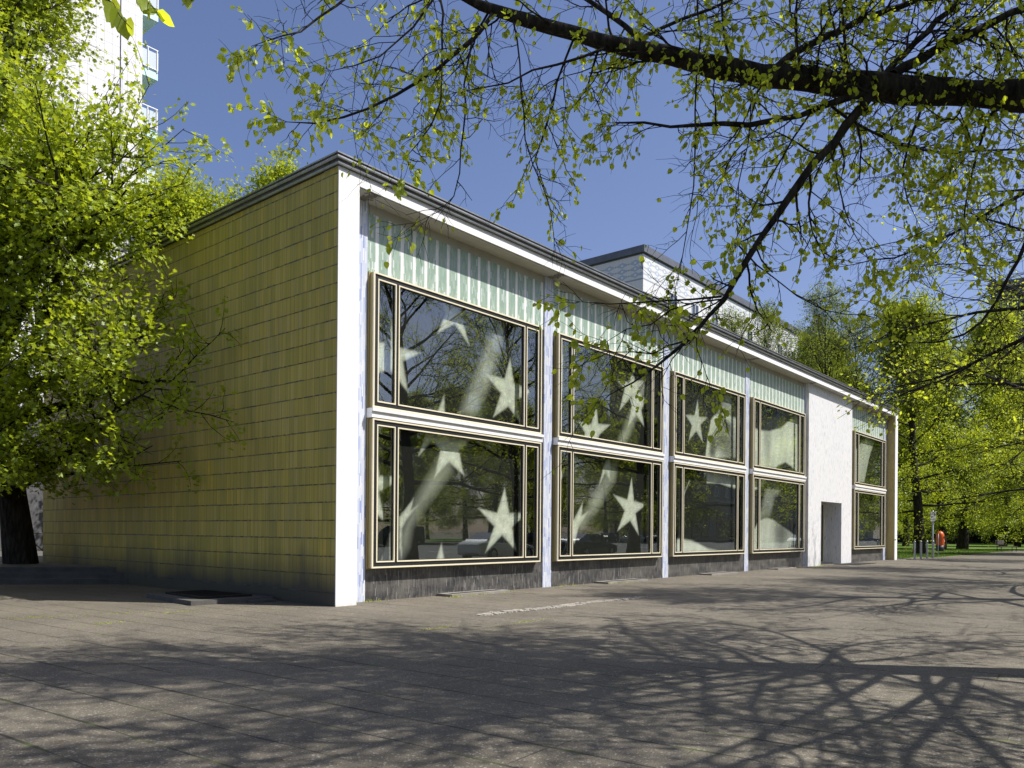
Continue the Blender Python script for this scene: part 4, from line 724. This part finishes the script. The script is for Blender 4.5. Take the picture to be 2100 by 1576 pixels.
b = MB(); b.box(-0.05, 0.0, 7.0, 21, 22.5, 26.4); b.build('loggia_panel', mat('mint_panel', (0.28, 0.40, 0.40), 0.5), wb)
for k in range(9):
    z = 24.9-2.95*k
    for j in range(12):
        xw = 5.4+j*4.9
        wo = link('window', bwm, wb, (xw, -0.001, z+0.4)); link('pane', bpm, wo)
# --- grey concrete tower far right
gt = tag(empty('grey_tower', (150, -22, 0)), 'grey concrete high rise seen through the branches at the right', 'building')
cg = mat('grey_concrete', rough=0.8, fn=vary((0.20, 0.19, 0.20), 0.3, 0.3)); b = MB(); b.box(0, 30, 0, 35.2, 0, 44); b.box(-0.5, 30.5, -0.5, 35.7, 44, 45.2); b.build('wall', cg, gt)
for k in range(13):
    b = MB(); b.box(-0.06, -0.01, 1.0, 34.0, 4.2+3*k, 5.5+3*k); b.box(1, 29, -0.06, -0.01, 4.2+3*k, 5.5+3*k); b.build('window_band', refl, gt)
# --- low grey wall and building at the back of the park
b = MB(); b.box(0, 1.0, 0, 40, 0, 7.5); b.box(0, 1.0, -30, -0.02, 0, 5.2); tag(b.build('park_wall', mat('grey_block_wall', rough=0.9, fn=f_stone((0.20, 0.215, 0.24), 3)), None, (176, 1.0, 0)), 'low grey building wall at the back of the park', 'wall')
# hedge behind the park
rng = np.random.default_rng(9)
for i, (x, y, L, hh_, dep, lab) in enumerate([(150, 19, 26, 3.8, 2.5, 'dark dense hedge behind the park lawn, beside the pavilion end'), (168, 0, 8, 3.6, 2.5, 'dark shrub hedge behind the park lawn, right of the grey wall'), (166, 9.5, 6, 1.8, 2.0, 'low dark shrub in front of the grey wall')]):
    n = 16000; p = np.stack([rng.uniform(-dep/2, dep/2, n), rng.uniform(-L/2, L/2, n), rng.random(n)**0.7*hh_*(0.85+0.15*np.sin(rng.random(n)*9))], -1)
    e = tag(empty('hedge', (x, y, 0)), lab, 'hedge'); link('foliage', leaves('foliage', 'diamond', p, rng.normal(0, 1, (n, 3)), rng.uniform(0.22, 0.4, n), rng, M['hedge'], 0.3), e)
    b = MB(); b.box(-0.35*dep, 0.35*dep, -L/2+0.4, L/2-0.4, 0, hh_*0.7); b.build('stems', mat('hedge_stems', (0.012, 0.014, 0.008), 1.0), e)
# --- apartment building over the road (seen in the panes)
ob = tag(empty('street_building', (124, -74, 0)), 'long beige stone apartment building across the road mirrored in the windows', 'building')
bei = mat('beige_stone', rough=0.8, fn=f_panel(1.2, 0.6, (0.40, 0.36, 0.30), (0.2, 0.18, 0.15), 0)); b = MB(); b.box(0, 130, 0, 14, 0, 36); b.box(-0.4, 130.4, 14, 14.6, 35, 36.4); b.build('wall', bei, ob)
b = MB(); b.box(0, 130, 14.0, 14.3, 7.6, 8.1); b.box(0, 130, 14.0, 14.25, 16.8, 17.2); b.build('cornice', mat('pale_cornice', (0.5, 0.46, 0.4), 0.8), ob)
w2 = MB(); ring(w2, 0, 1.6, 0, 2.1, 0.16, 14.0, 14.12, 0); w2.box(0.16, 1.44, 14.01, 14.05, 0.16, 1.94, 1); w2.box(0.77, 0.83, 14.05, 14.08, 0.16, 1.94, 0); w2m = w2.mesh('window', [M['sill'], refl])
w3 = MB(); w3.box(0, 2.6, 14.01, 14.06, 0, 4.6, 0); ring(w3, -0.1, 2.7, -0.1, 4.7, 0.1, 14.0, 14.1, 1); w3m = w3.mesh('shop_window', [refl, M['coping_dark']])
cnt = 0
for i in range(22):
    link('shop_window', w3m, ob, (1.4+i*5.8, 0, 0.6))
for i in range(11):
    for k in range(8):
        link('window', w2m, ob, (2.2+i*5.2, 0, 8.8+3.25*k))

# ================================================================= trees
# near linden: guided limbs that reach over the pavement
def near_linden():
    rng = np.random.default_rng(21); T = []; LP = []; LD = []; LS = []
    base = np.array([1.75, -12.35, 0.0])
    tp = np.array([[1.75, -12.35, -0.1], [1.72, -12.34, 0.5], [1.70, -12.30, 2.0], [1.62, -12.25, 3.5], [1.55, -12.2, 4.8], [1.6, -12.3, 6.2], [1.5, -12.5, 8.0], [1.3, -12.6, 10.0], [1.2, -12.5, 12.5]])
    T.append((tp, np.array([.46, .36, .31, .30, .31, .25, .19, .12, .04]), 14))
    def twig(p, d, L, r, lvl, leafy, lsz):
        n = 7 if L > 0.6 else (5 if L > 0.25 else 4); pts = [p]; d = d/np.linalg.norm(d); st = L/(n-1); z = 1
        for i in range(n-1):
            pr = np.cross(d, [0.3, 0.2, 1.0]); d = d+pr*0.18*z+rng.normal(0, 0.15, 3); d[2] += 0.02-0.03*lvl; d /= np.linalg.norm(d); z = -z; pts.append(pts[-1]+d*st)
        pts = np.array(pts); T.append((pts, r*np.linspace(1, 0.45, n), 4 if lvl < 2 else 3))
        if lvl < 3:
            m_ = int(L/(0.16 if lvl == 2 else 0.20))+1
            for k in range(m_):
                q, td = samp(pts, min(0.99, 0.12+0.86*(k+rng.random()*0.7)/m_)); d2 = side_dir(rng, td, rng.uniform(0.6, 1.15)); d2[2] -= 0.07
                twig(q, d2, L*rng.uniform(0.32, 0.6)+0.04, max(r*0.55, 0.0026), lvl+1, leafy, lsz)
        if leafy > 0 and lvl >= 2:
            m_ = rng.poisson((L/0.075)*leafy)+ (1 if rng.random() < leafy else 0)
            for k in range(m_):
                q, td = samp(pts, min(0.99, rng.random()**0.6)); LP.append(q+td*0.01+rng.normal(0, 0.012, 3)); LD.append(td+np.array([0, 0, -0.5])); LS.append(lsz*rng.uniform(0.55, 1.2))
    for gi, g_ in enumerate(GUIDES):
        P = np.array(g_)[:, :3]; rad = np.array(g_)[:, 3]
        # resample with slight kinks
        L_ = np.concatenate([[0], np.cumsum(np.linalg.norm(np.diff(P, axis=0), axis=1))]); nn = max(6, int(L_[-1]/0.22)); tt = np.linspace(0, L_[-1], nn)
        Q = np.stack([np.interp(tt, L_, P[:, k]) for k in range(3)], -1); rr = np.interp(tt, L_, rad); Q[1:-1] = (Q[:-2]+2*Q[1:-1]+Q[2:])/4
        Q[1:-1] += rng.normal(0, 0.012, (nn-2, 3)); rr = rr*(1+rng.normal(0, 0.05, nn)); T.append((Q, rr, 12 if gi == 0 else 7))
        bare = gi in (19,); close = gi in (34, 35, 36); main = gi == 0
        leafy = 0.0 if bare else 0.8
        if gi in (0, 8, 9, 10, 14): leafy = 1.05
        if gi in (20, 21): leafy = 0.22
        if gi in (13,): leafy = 0.06
        if 23 <= gi <= 27: leafy = 0.5
        if gi == 12: leafy = 0.3
        sp = 0.17 if not main else 0.20
        if bare: sp = 0.10
        s_ = 0.15 if not main else 0.6
        if close:
            for k in range(9):
                q, td = samp(Q, 0.25+0.74*k/9); LP.append(q); LD.append(side_dir(rng, td, 0.9)+np.array([0, 0, -0.7])); LS.append(rng.uniform(0.055, 0.085))
            continue
        while s_ < L_[-1]:
            q = np.array([np.interp(s_, tt, Q[:, k]) for k in range(3)]); i = min(int(s_/L_[-1]*(nn-1)), nn-2); td = unit(Q[i+1]-Q[i]); f = s_/L_[-1]
            d2 = side_dir(rng, td, rng.uniform(0.5, 1.2)); d2[2] = d2[2]*0.8-0.05
            r0 = np.interp(s_, tt, rr); Lt = rng.uniform(0.30, 0.95)*(1.15-0.5*f)*(1.25 if main else 1.0)
            if rng.random() < (0.12 if not main else 0.2): Lt *= 1.7
            if gi in (1, 11, 12, 13, 15, 16, 17) or 23 <= gi <= 27: Lt *= 0.62
            twig(q, d2, Lt, min(max(r0*0.38, 0.0045), 0.013), 1, leafy*rng.choice([0.1, 0.6, 0.9, 1.2]), 0.050)
            s_ += sp*rng.uniform(0.5, 1.5)
        for k in range(3): twig(Q[-1], unit(Q[-1]-Q[-2])+rng.normal(0, 0.4, 3), 0.35, 0.003, 2, leafy, 0.06)
    # the rest of the crown, above and behind the picture
    def inview(p):
        v = p-np.array([-8.944, -11.688, 1.4]); dep = v[0]*0.765+v[1]*0.644; lat = v[0]*0.644-v[1]*0.765
        return dep > 0.3 and abs(lat) < 0.70*dep and v[2] < 0.72*dep
    for i in range(60):
        t = 0.38+0.60*i/59; p, _ = samp(tp, t); az = i*2.4+0.6; pc = 0.15+0.9*(t-0.4)/0.6; L = (8.2-5.0*(t-0.4)/0.6)*rng.uniform(0.8, 1.15)
        if i % 5 == 0: az = PI+rng.uniform(-0.35, 0.5); L = 8.6; pc = max(pc, 0.35)
        lp = path(rng, p, np.array([math.cos(az)*math.cos(pc), math.sin(az)*math.cos(pc), math.sin(pc)]), L, 8, 0.02, 0.09)
        cut = len(lp)
        for k in range(2, len(lp)):
            if inview(lp[k]): cut = k; break
        lp = lp[:cut]
        if len(lp) < 3: continue
        T.append((lp, 0.052*np.linspace(1, 0.2, len(lp)), 7))
        for j in range(15):
            q, td = samp(lp, min(0.99, 0.2+0.78*j/15)); d2 = side_dir(rng, td, rng.uniform(0.6, 1.1)); bp = path(rng, q, d2, rng.uniform(0.9, 2.4), 5, 0.0, 0.14)
            if inview(bp[-1]): continue
            T.append((bp, 0.022*np.linspace(1, 0.3, 5), 4))
            for k in range(7):
                q3, td3 = samp(bp, min(0.99, 0.15+0.85*k/7)); wp = path(rng, q3, side_dir(rng, td3, 0.8), rng.uniform(0.3, 0.9), 4, -0.03, 0.2)
                if inview(wp[-1]): continue
                T.append((wp, np.linspace(0.006, 0.002, 4), 3))
                for _ in range(rng.poisson(7)):
                    q4, td4 = samp(wp, rng.random()*0.99); LP.append(q4+rng.normal(0, 0.05, 3)); LD.append(td4); LS.append(rng.uniform(0.05, 0.08))
    LP = np.array(LP); far_ = np.linalg.norm(LP-np.array([-8.944, -11.688, 1.4]), axis=1) > 2.9; LP = LP[far_]; LD = np.array(LD)[far_]; LS = np.array(LS)[far_]
    V, F = tubes(T); wood = mesh_np('trunk', V-base, F, [M['bark']], smooth=True)
    lm = leaves('crown', 'heart', np.array(LP)-base, np.array(LD), np.array(LS), rng, M['leaf_lime'], 0.35, 0.5)
    print('near tree', len(T), len(LP))
    return plant('linden_tree', (wood, lm), tuple(base), 0, 1, 'linden tree whose dark limb and fresh leaves hang over the pavement', 'tree')
near_linden()
# maple in front of the yellow wall
def mprof(q): return (1.05 if q < 0.25 else 0.92)-0.15*q-0.5*q**3
def maz(i, az, rng):
    if i < 24: return R(rng.choice([rng.uniform(255, 271), rng.uniform(235, 262), rng.uniform(120, 240)]))
    if i < 42: return R(rng.uniform(110, 285))
    return az
maple = grow(33, 19.0, 0.33, 0.12, 7.5, 72, 12, 8, 22, 0.112, 'lobed', lean=(-0.16, -0.06), pitch=(-0.05, 1.2), up=0.035, m='leaf_maple', flat=0.55, prof=mprof, tw=1.0, leafspread=0.12, keep=lambda p: not ((p[0] > 0.80 and p[2] < 8.6) or p[2] < 1.9), az_fn=maz, limbs_extra=[(np.array(q_), 0.055) for q_ in ([(-.1, 0, 2.5), (-.2, -1.4, 3.4), (-.1, -3.0, 3.7), (-.05, -4.8, 3.5), (0.0, -6.2, 3.1), (0.1, -7.4, 2.7)], [(-.1, 0, 2.9), (-.9, -1.2, 3.4), (-1.4, -2.8, 3.5), (-1.7, -4.2, 3.2), (-1.8, -5.4, 2.7)], [(-.1, 0, 2.6), (-1.3, -.6, 3.3), (-2.8, -1.0, 3.6), (-4.2, -1.3, 3.4), (-5.4, -1.6, 2.9)], [(-.1, 0, 3.2), (-.5, -1.8, 4.4), (-.3, -3.8, 5.0), (-.1, -5.8, 5.2), (0.2, -7.8, 5.0)], [(-.1, 0, 3.0), (-1.8, -1.6, 4.2), (-3.4, -3.0, 4.6), (-4.8, -4.2, 4.3)], [(-.1, 0, 2.4), (-.7, -.9, 2.9), (-1.0, -2.0, 2.9), (-1.2, -3.2, 2.6)])])
plant('maple_tree', maple, (-0.95, 12.7, 0.30), 0, 1, 'big leafy maple tree with twisted dark trunk beside the yellow wall', 'tree')
# park trees: two builds, copied
pk1 = grow(41, 19.5, 0.36, 0.17, 6.8, 42, 10, 7, 27, 0.16, 'diamond', pitch=(-0.05, 1.25), up=0.05, m='leaf_park', tw=1.1, leafspread=0.22, lr=0.013)
pk2 = grow(47, 16.5, 0.32, 0.17, 5.8, 36, 10, 7, 26, 0.15, 'diamond', lean=(0.08, 0.02), pitch=(-0.05, 1.2), up=0.05, m='leaf_park', tw=1.0, leafspread=0.2, lr=0.013)
sp1 = grow(53, 21.0, 0.22, 0.20, 6.0, 36, 9, 7, 6, 0.12, 'diamond', pitch=(0.45, 1.3), up=0.09, m='leaf_sparse', tw=1.0, leafspread=0.12)
st1 = grow(61, 15.5, 0.28, 0.25, 6.4, 34, 11, 8, 7, 0.085, 'diamond', pitch=(0.10, 1.2), up=0.05, m='leaf_lime', tw=0.9, leafspread=0.08, lr=0.012)
PARK = [(54.3, 2.6, 0.93, 0, 'thick trunked park tree closest to the bollards'), (77.5, 4.1, 1.15, 0, 'stout park tree standing right of the orange bin'), (75.3, 5.4, 1.0, 1, 'leaning park tree directly behind the orange bin'),
 (91.1, 12.4, 1.0, 1, 'thin park tree just right of the pavilion end'), (138, 24.3, 1.1, 1, 'distant park tree in front of the dark hedge'), (121.5, 16.3, 1.0, 1, 'thin distant park tree behind the sign post'), (126, 14.3, 1.05, 1, 'distant park tree left of the stout trunk'),
 (146.7, 15.5, 1.0, 1, 'small distant park tree just right of the stout trunk'), (133.3, 11.1, 1.05, 1, 'bent distant park tree before the grey wall'), (100.9, 4.1, 1.0, 0, 'park tree rising behind the bench'), (136.8, 9.6, 1.0, 1, 'thin park tree left of the bench tree'),
 (157.6, 11.1, 1.0, 1, 'far thin park tree right of the bench'), (103.1, 2.9, 0.95, 1, 'park tree right behind the bench end'), (150, 5.0, 1.0, 1, 'farthest park tree at the right edge')]
GRP = 'park trees on the lawn'
for i, (x, y, sc, v, lab) in enumerate(PARK): plant('park_tree', (pk1, pk2)[v], (x, y, 0), i*1.7, sc, lab, 'tree', GRP)
MORE = [(66, 14, 1.0, 0, 'broad park tree left of the leaning one, behind the pavilion corner'), (58, 10, 0.95, 1, 'park tree with low crown near the pavilion end wall'), (85, 22, 1.05, 0, 'tall park tree seen above the pavilion end'), (110, -8, 1.1, 0, 'park tree beyond the pavement at the right edge'), (84, -9.5, 1.0, 0, 'row tree beside the pavement at the right edge'), (64, -11.5, 1.05, 0, 'full crowned street tree overhanging the right edge'), (128, 1, 1.15, 0, 'large park tree crown in the far right background'), (112, 24, 1.15, 0, 'large park tree crown above the far hedge')]
for i, (x, y, sc, v, lab) in enumerate(MORE): plant('park_tree', (pk1, pk2)[v], (x, y, 0), i*2.3+0.5, sc, lab, 'tree', GRP)
BEH = [(52, 9.2, 1.0, 'slender young tree rising behind the roof, tallest of the group'), (50.1, 11.6, 0.93, 'slender tree forking behind the pavilion roof'), (54.6, 6.4, 0.88, 'slender pale tree behind the right end of the roof'), (47.6, 14.4, 0.88, 'small slender tree in front of the white block corner'), (60, 13, 0.98, 'slender tree between the roof end and the park')]
for i, (x, y, sc, lab) in enumerate(BEH): plant('slender_tree', sp1, (x, y, 0), i*1.3, sc, lab, 'tree', 'slender trees behind the pavilion')
BL = [(15.8, 28.1, 1.27, 'leafy tree beside the white tower, behind the maple'), (17.0, 21.5, 0.85, 'leafy tree top peeking over the roof edge left of the corner'), (12.6, 25.0, 1.12, 'leafy tree between the maple and the roof')]
for i, (x, y, sc, lab) in enumerate(BL): plant('courtyard_tree', pk2, (x, y, 0), i*2.1+1, sc, lab, 'tree', 'trees behind the pavilion on the left')
ST = [(12.8, -11.2, 1.0, 'street linden mirrored in the first window'), (29.5, -11.0, 1.05, 'street linden mirrored in the second window'), (45, -11.5, 1.0, 'street linden mirrored in the third window'), (21.5, -12.6, 0.95, 'thin street linden between its neighbours by the kerb'), (-7.5, -24.0, 1.0, 'street linden behind the photographer')]
for i, (x, y, sc, lab) in enumerate(ST): plant('street_linden', st1, (x, y, 0), i*1.9+0.4, sc, lab, 'tree', 'lindens along the kerb')
FT = [(4, -54), (22, -62), (40, -55), (55, -60), (66, -54), (82, -61), (95, -56), (30, -78), (62, -80), (84, -84), (10, -80), (100, -70), (72, -64), (90, -66), (108, -62), (118, -66), (48, -66), (60, -70), (112, -56), (126, -60)]
for i, (x, y) in enumerate(FT): tag(plant('avenue_tree', (pk1, pk2)[i % 2], (x, y, 0), i*1.1, 1.1, 'full green tree on the far side of the avenue, mirrored in the panes', 'tree', 'trees across the avenue'))

# ================================================================= vehicles in the street (mirrored in the panes)
def car_meshes(paint, van=False):
    L = 4.9 if van else 4.6
    if van: st = [(-2.4, .80, .35, .75, 1.0, .72), (-2.25, .92, .25, .95, 1.35, .80), (-1.6, .95, .22, 1.02, 1.95, .80), (-1.2, .95, .22, 1.02, 2.0, .82), (2.1, .95, .22, 1.02, 2.0, .82), (2.35, .93, .3, 1.0, 1.95, .80), (2.42, .88, .4, .9, 1.85, .75)]
    else: st = [(-2.3, .70, .35, .55, .60, .60), (-2.2, .84, .25, .66, .70, .72), (-1.1, .90, .20, .84, .90, .78), (-0.95, .90, .20, .86, .98, .74), (-0.2, .90, .20, .90, 1.40, .62), (0.9, .90, .20, .92, 1.42, .62), (1.6, .90, .20, .93, 1.08, .72), (1.75, .88, .22, .93, 1.0, .74), (2.2, .84, .3, .88, .92, .72), (2.3, .78, .4, .8, .82, .66)]
    b_ = MB(); g_ = MB(); sec = []
    for x, w_1, zb, zm, zt, wt in st: sec.append([(x, -w_1*.94, zb), (x, -w_1, (zb+zm)/2), (x, -w_1*.97, zm), (x, -wt, zt), (x, wt, zt), (x, w_1*.97, zm), (x, w_1, (zb+zm)/2), (x, w_1*.94, zb)])
    for i in range(len(sec)-1):
        a, c = sec[i], sec[i+1]
        cab = max(st[i][4]-st[i][3], st[i+1][4]-st[i+1][3]) > 0.2
        for k in range(8):
            q = [a[k], c[k], c[(k+1) % 8], a[(k+1) % 8]]
            if cab and k in (2, 4): g_.add(q, [(0, 1, 2, 3)], 0, True)
            elif cab and k == 3 and abs(st[i][4]-st[i+1][4]) > 0.25: g_.add(q, [(0, 1, 2, 3)], 0, True)
            else: b_.add(q, [(0, 1, 2, 3)], 0, k not in (7,))
    b_.add(sec[0], [tuple(range(8))]); b_.add(sec[-1], [tuple(range(8))[::-1]])
    for x in (-0.35, 0.5) if not van else (-0.9, 0.4): # pillars
        for s in (-1, 1): b_.box(x-0.03, x+0.03, s*0.80-0.09, s*0.80+0.09, 0.9, 1.38 if not van else 1.9)
    wh = MB(); wh.lathe([(0.20, -0.10), (0.32, -0.10), (0.335, -0.06), (0.335, 0.06), (0.32, 0.10), (0.20, 0.10)], n=20, axis='y'); rm = MB(); rm.lathe([(0.02, -0.112), (0.20, -0.100), (0.20, 0.100), (0.02, 0.112)], n=12, axis='y')
    hl = MB(); hl.lathe([(0.09, -0.04), (0.10, 0.0), (0.05, 0.05)], n=10)
    return b_.mesh('body', [paint]), g_.mesh('windows', [refl]), wh.mesh('wheel', [mat('tyre', (0.015, 0.015, 0.015), 0.8)]), rm.mesh('rim', [M['coping']]), hl.mesh('headlight', [M['sill']])
def place_car(ms, loc, rz, label, group, van=False):
    nm = 'parked_van' if van else 'parked_car'; e = tag(empty(nm, loc, rz), label, 'van' if van else 'car', group)
    link('body', ms[0], e); link('windows', ms[1], e)
    for sx in (-1.45, 1.4):
        for sy in (-0.82, 0.82): wo = link('wheel', ms[2], e, (sx, sy, 0.335)); link('rim', ms[3], wo)
    for sy in (-0.6, 0.6): h_ = link('headlight', ms[4], e, (-2.24 if not van else -2.34, sy, 0.62 if not van else 0.72)); h_.rotation_euler = (0, R(-90), 0)
def cp(name, c, r=0.25): return mat(name, c, r, 0.3, 0.8)
silver = car_meshes(cp('silver_paint', (0.55, 0.57, 0.58))); navy = car_meshes(cp('navy_paint', (0.012, 0.016, 0.03))); blk = car_meshes(cp('black_paint', (0.01, 0.01, 0.012))); vdark = car_meshes(cp('dark_van_paint', (0.015, 0.02, 0.03)), True); vgrey = car_meshes(cp('grey_van_paint', (0.22, 0.24, 0.26)), True)
G1 = 'cars parked at the kerb'
for ms, x, y, rz, lab in [(silver, 22.5, -15.0, PI, 'silver car parked by the kerb, mirrored in the first window'), (navy, 31.0, -15.2, PI, 'dark blue sedan parked by the kerb, mirrored in the second window'), (silver, 68, -15.4, PI, 'silver car mirrored in the last window'), (blk, 76, -15.5, PI, 'dark car behind the silver one in the last window')]: place_car(ms, (x, y, -0.12), rz, lab, G1)
for ms, x, y, rz, lab in [(vdark, 46, -48.5, 0, 'dark van on the far side of the avenue'), (vdark, 31, -48.6, 0, 'dark blue van parked left across the avenue')]: place_car(ms, (x, y, -0.12), rz, lab, 'vans across the avenue', True)
place_car(vgrey, (39, -48.4, -0.12), 0, 'grey van parked between two dark vans', 'vans across the avenue', True)
for i, (ms, x, lab) in enumerate([(blk, 84, 'black car across the avenue in front of the beige building'), (silver, 91, 'silver car across the avenue among black ones'), (navy, 98, 'dark blue car across the avenue near the beige building'), (blk, 66, 'black car across the avenue under the trees')]): place_car(ms, (x, -48.5, -0.12), 0, lab, 'cars across the avenue')
# ================================================================= bicycle leaning behind the maple
e = tag(empty('bicycle', (0.05, 14.35, 0.405), R(140)), 'black bicycle half hidden behind the maple trunk', 'bicycle')
def torus(b, cx, cz, Rr, r): b.tube([(cx+Rr*math.cos(a*PI/12), 0, cz+Rr*math.sin(a*PI/12)) for a in range(25)], r, 6)
for cx in (-0.52, 0.52):
    b = MB(); torus(b, cx, 0.34, 0.33, 0.018)
    for k in range(8): b.tube([(cx, 0, 0.34), (cx+0.32*math.cos(k*PI/4), 0, 0.34+0.32*math.sin(k*PI/4))], 0.003, 3)
    b.build('wheel', M['black'], e)
b = MB()
for pts in ([(-0.52, 0, 0.34), (-0.10, 0, 0.30), (0.38, 0, 0.78)], [(-0.10, 0, 0.30), (-0.22, 0, 0.80), (0.36, 0, 0.84)], [(-0.52, 0, 0.34), (-0.20, 0, 0.72)], [(0.52, 0, 0.34), (0.36, 0, 0.95)]): b.tube(pts, 0.015, 6)
b.build('bicycle_frame', M['black'], e)
b = MB(); b.box(-0.36, -0.10, -0.06, 0.06, 0.86, 0.91); b.tube([(-0.22, 0, 0.78), (-0.23, 0, 0.87)], 0.012, 6); b.build('saddle', M['black'], e)
b = MB(); b.tube([(0.30, -0.28, 1.0), (0.38, -0.2, 0.98), (0.36, 0, 0.97), (0.38, 0.2, 0.98), (0.30, 0.28, 1.0)], 0.012, 6); b.build('handlebar', M['grate'], e)
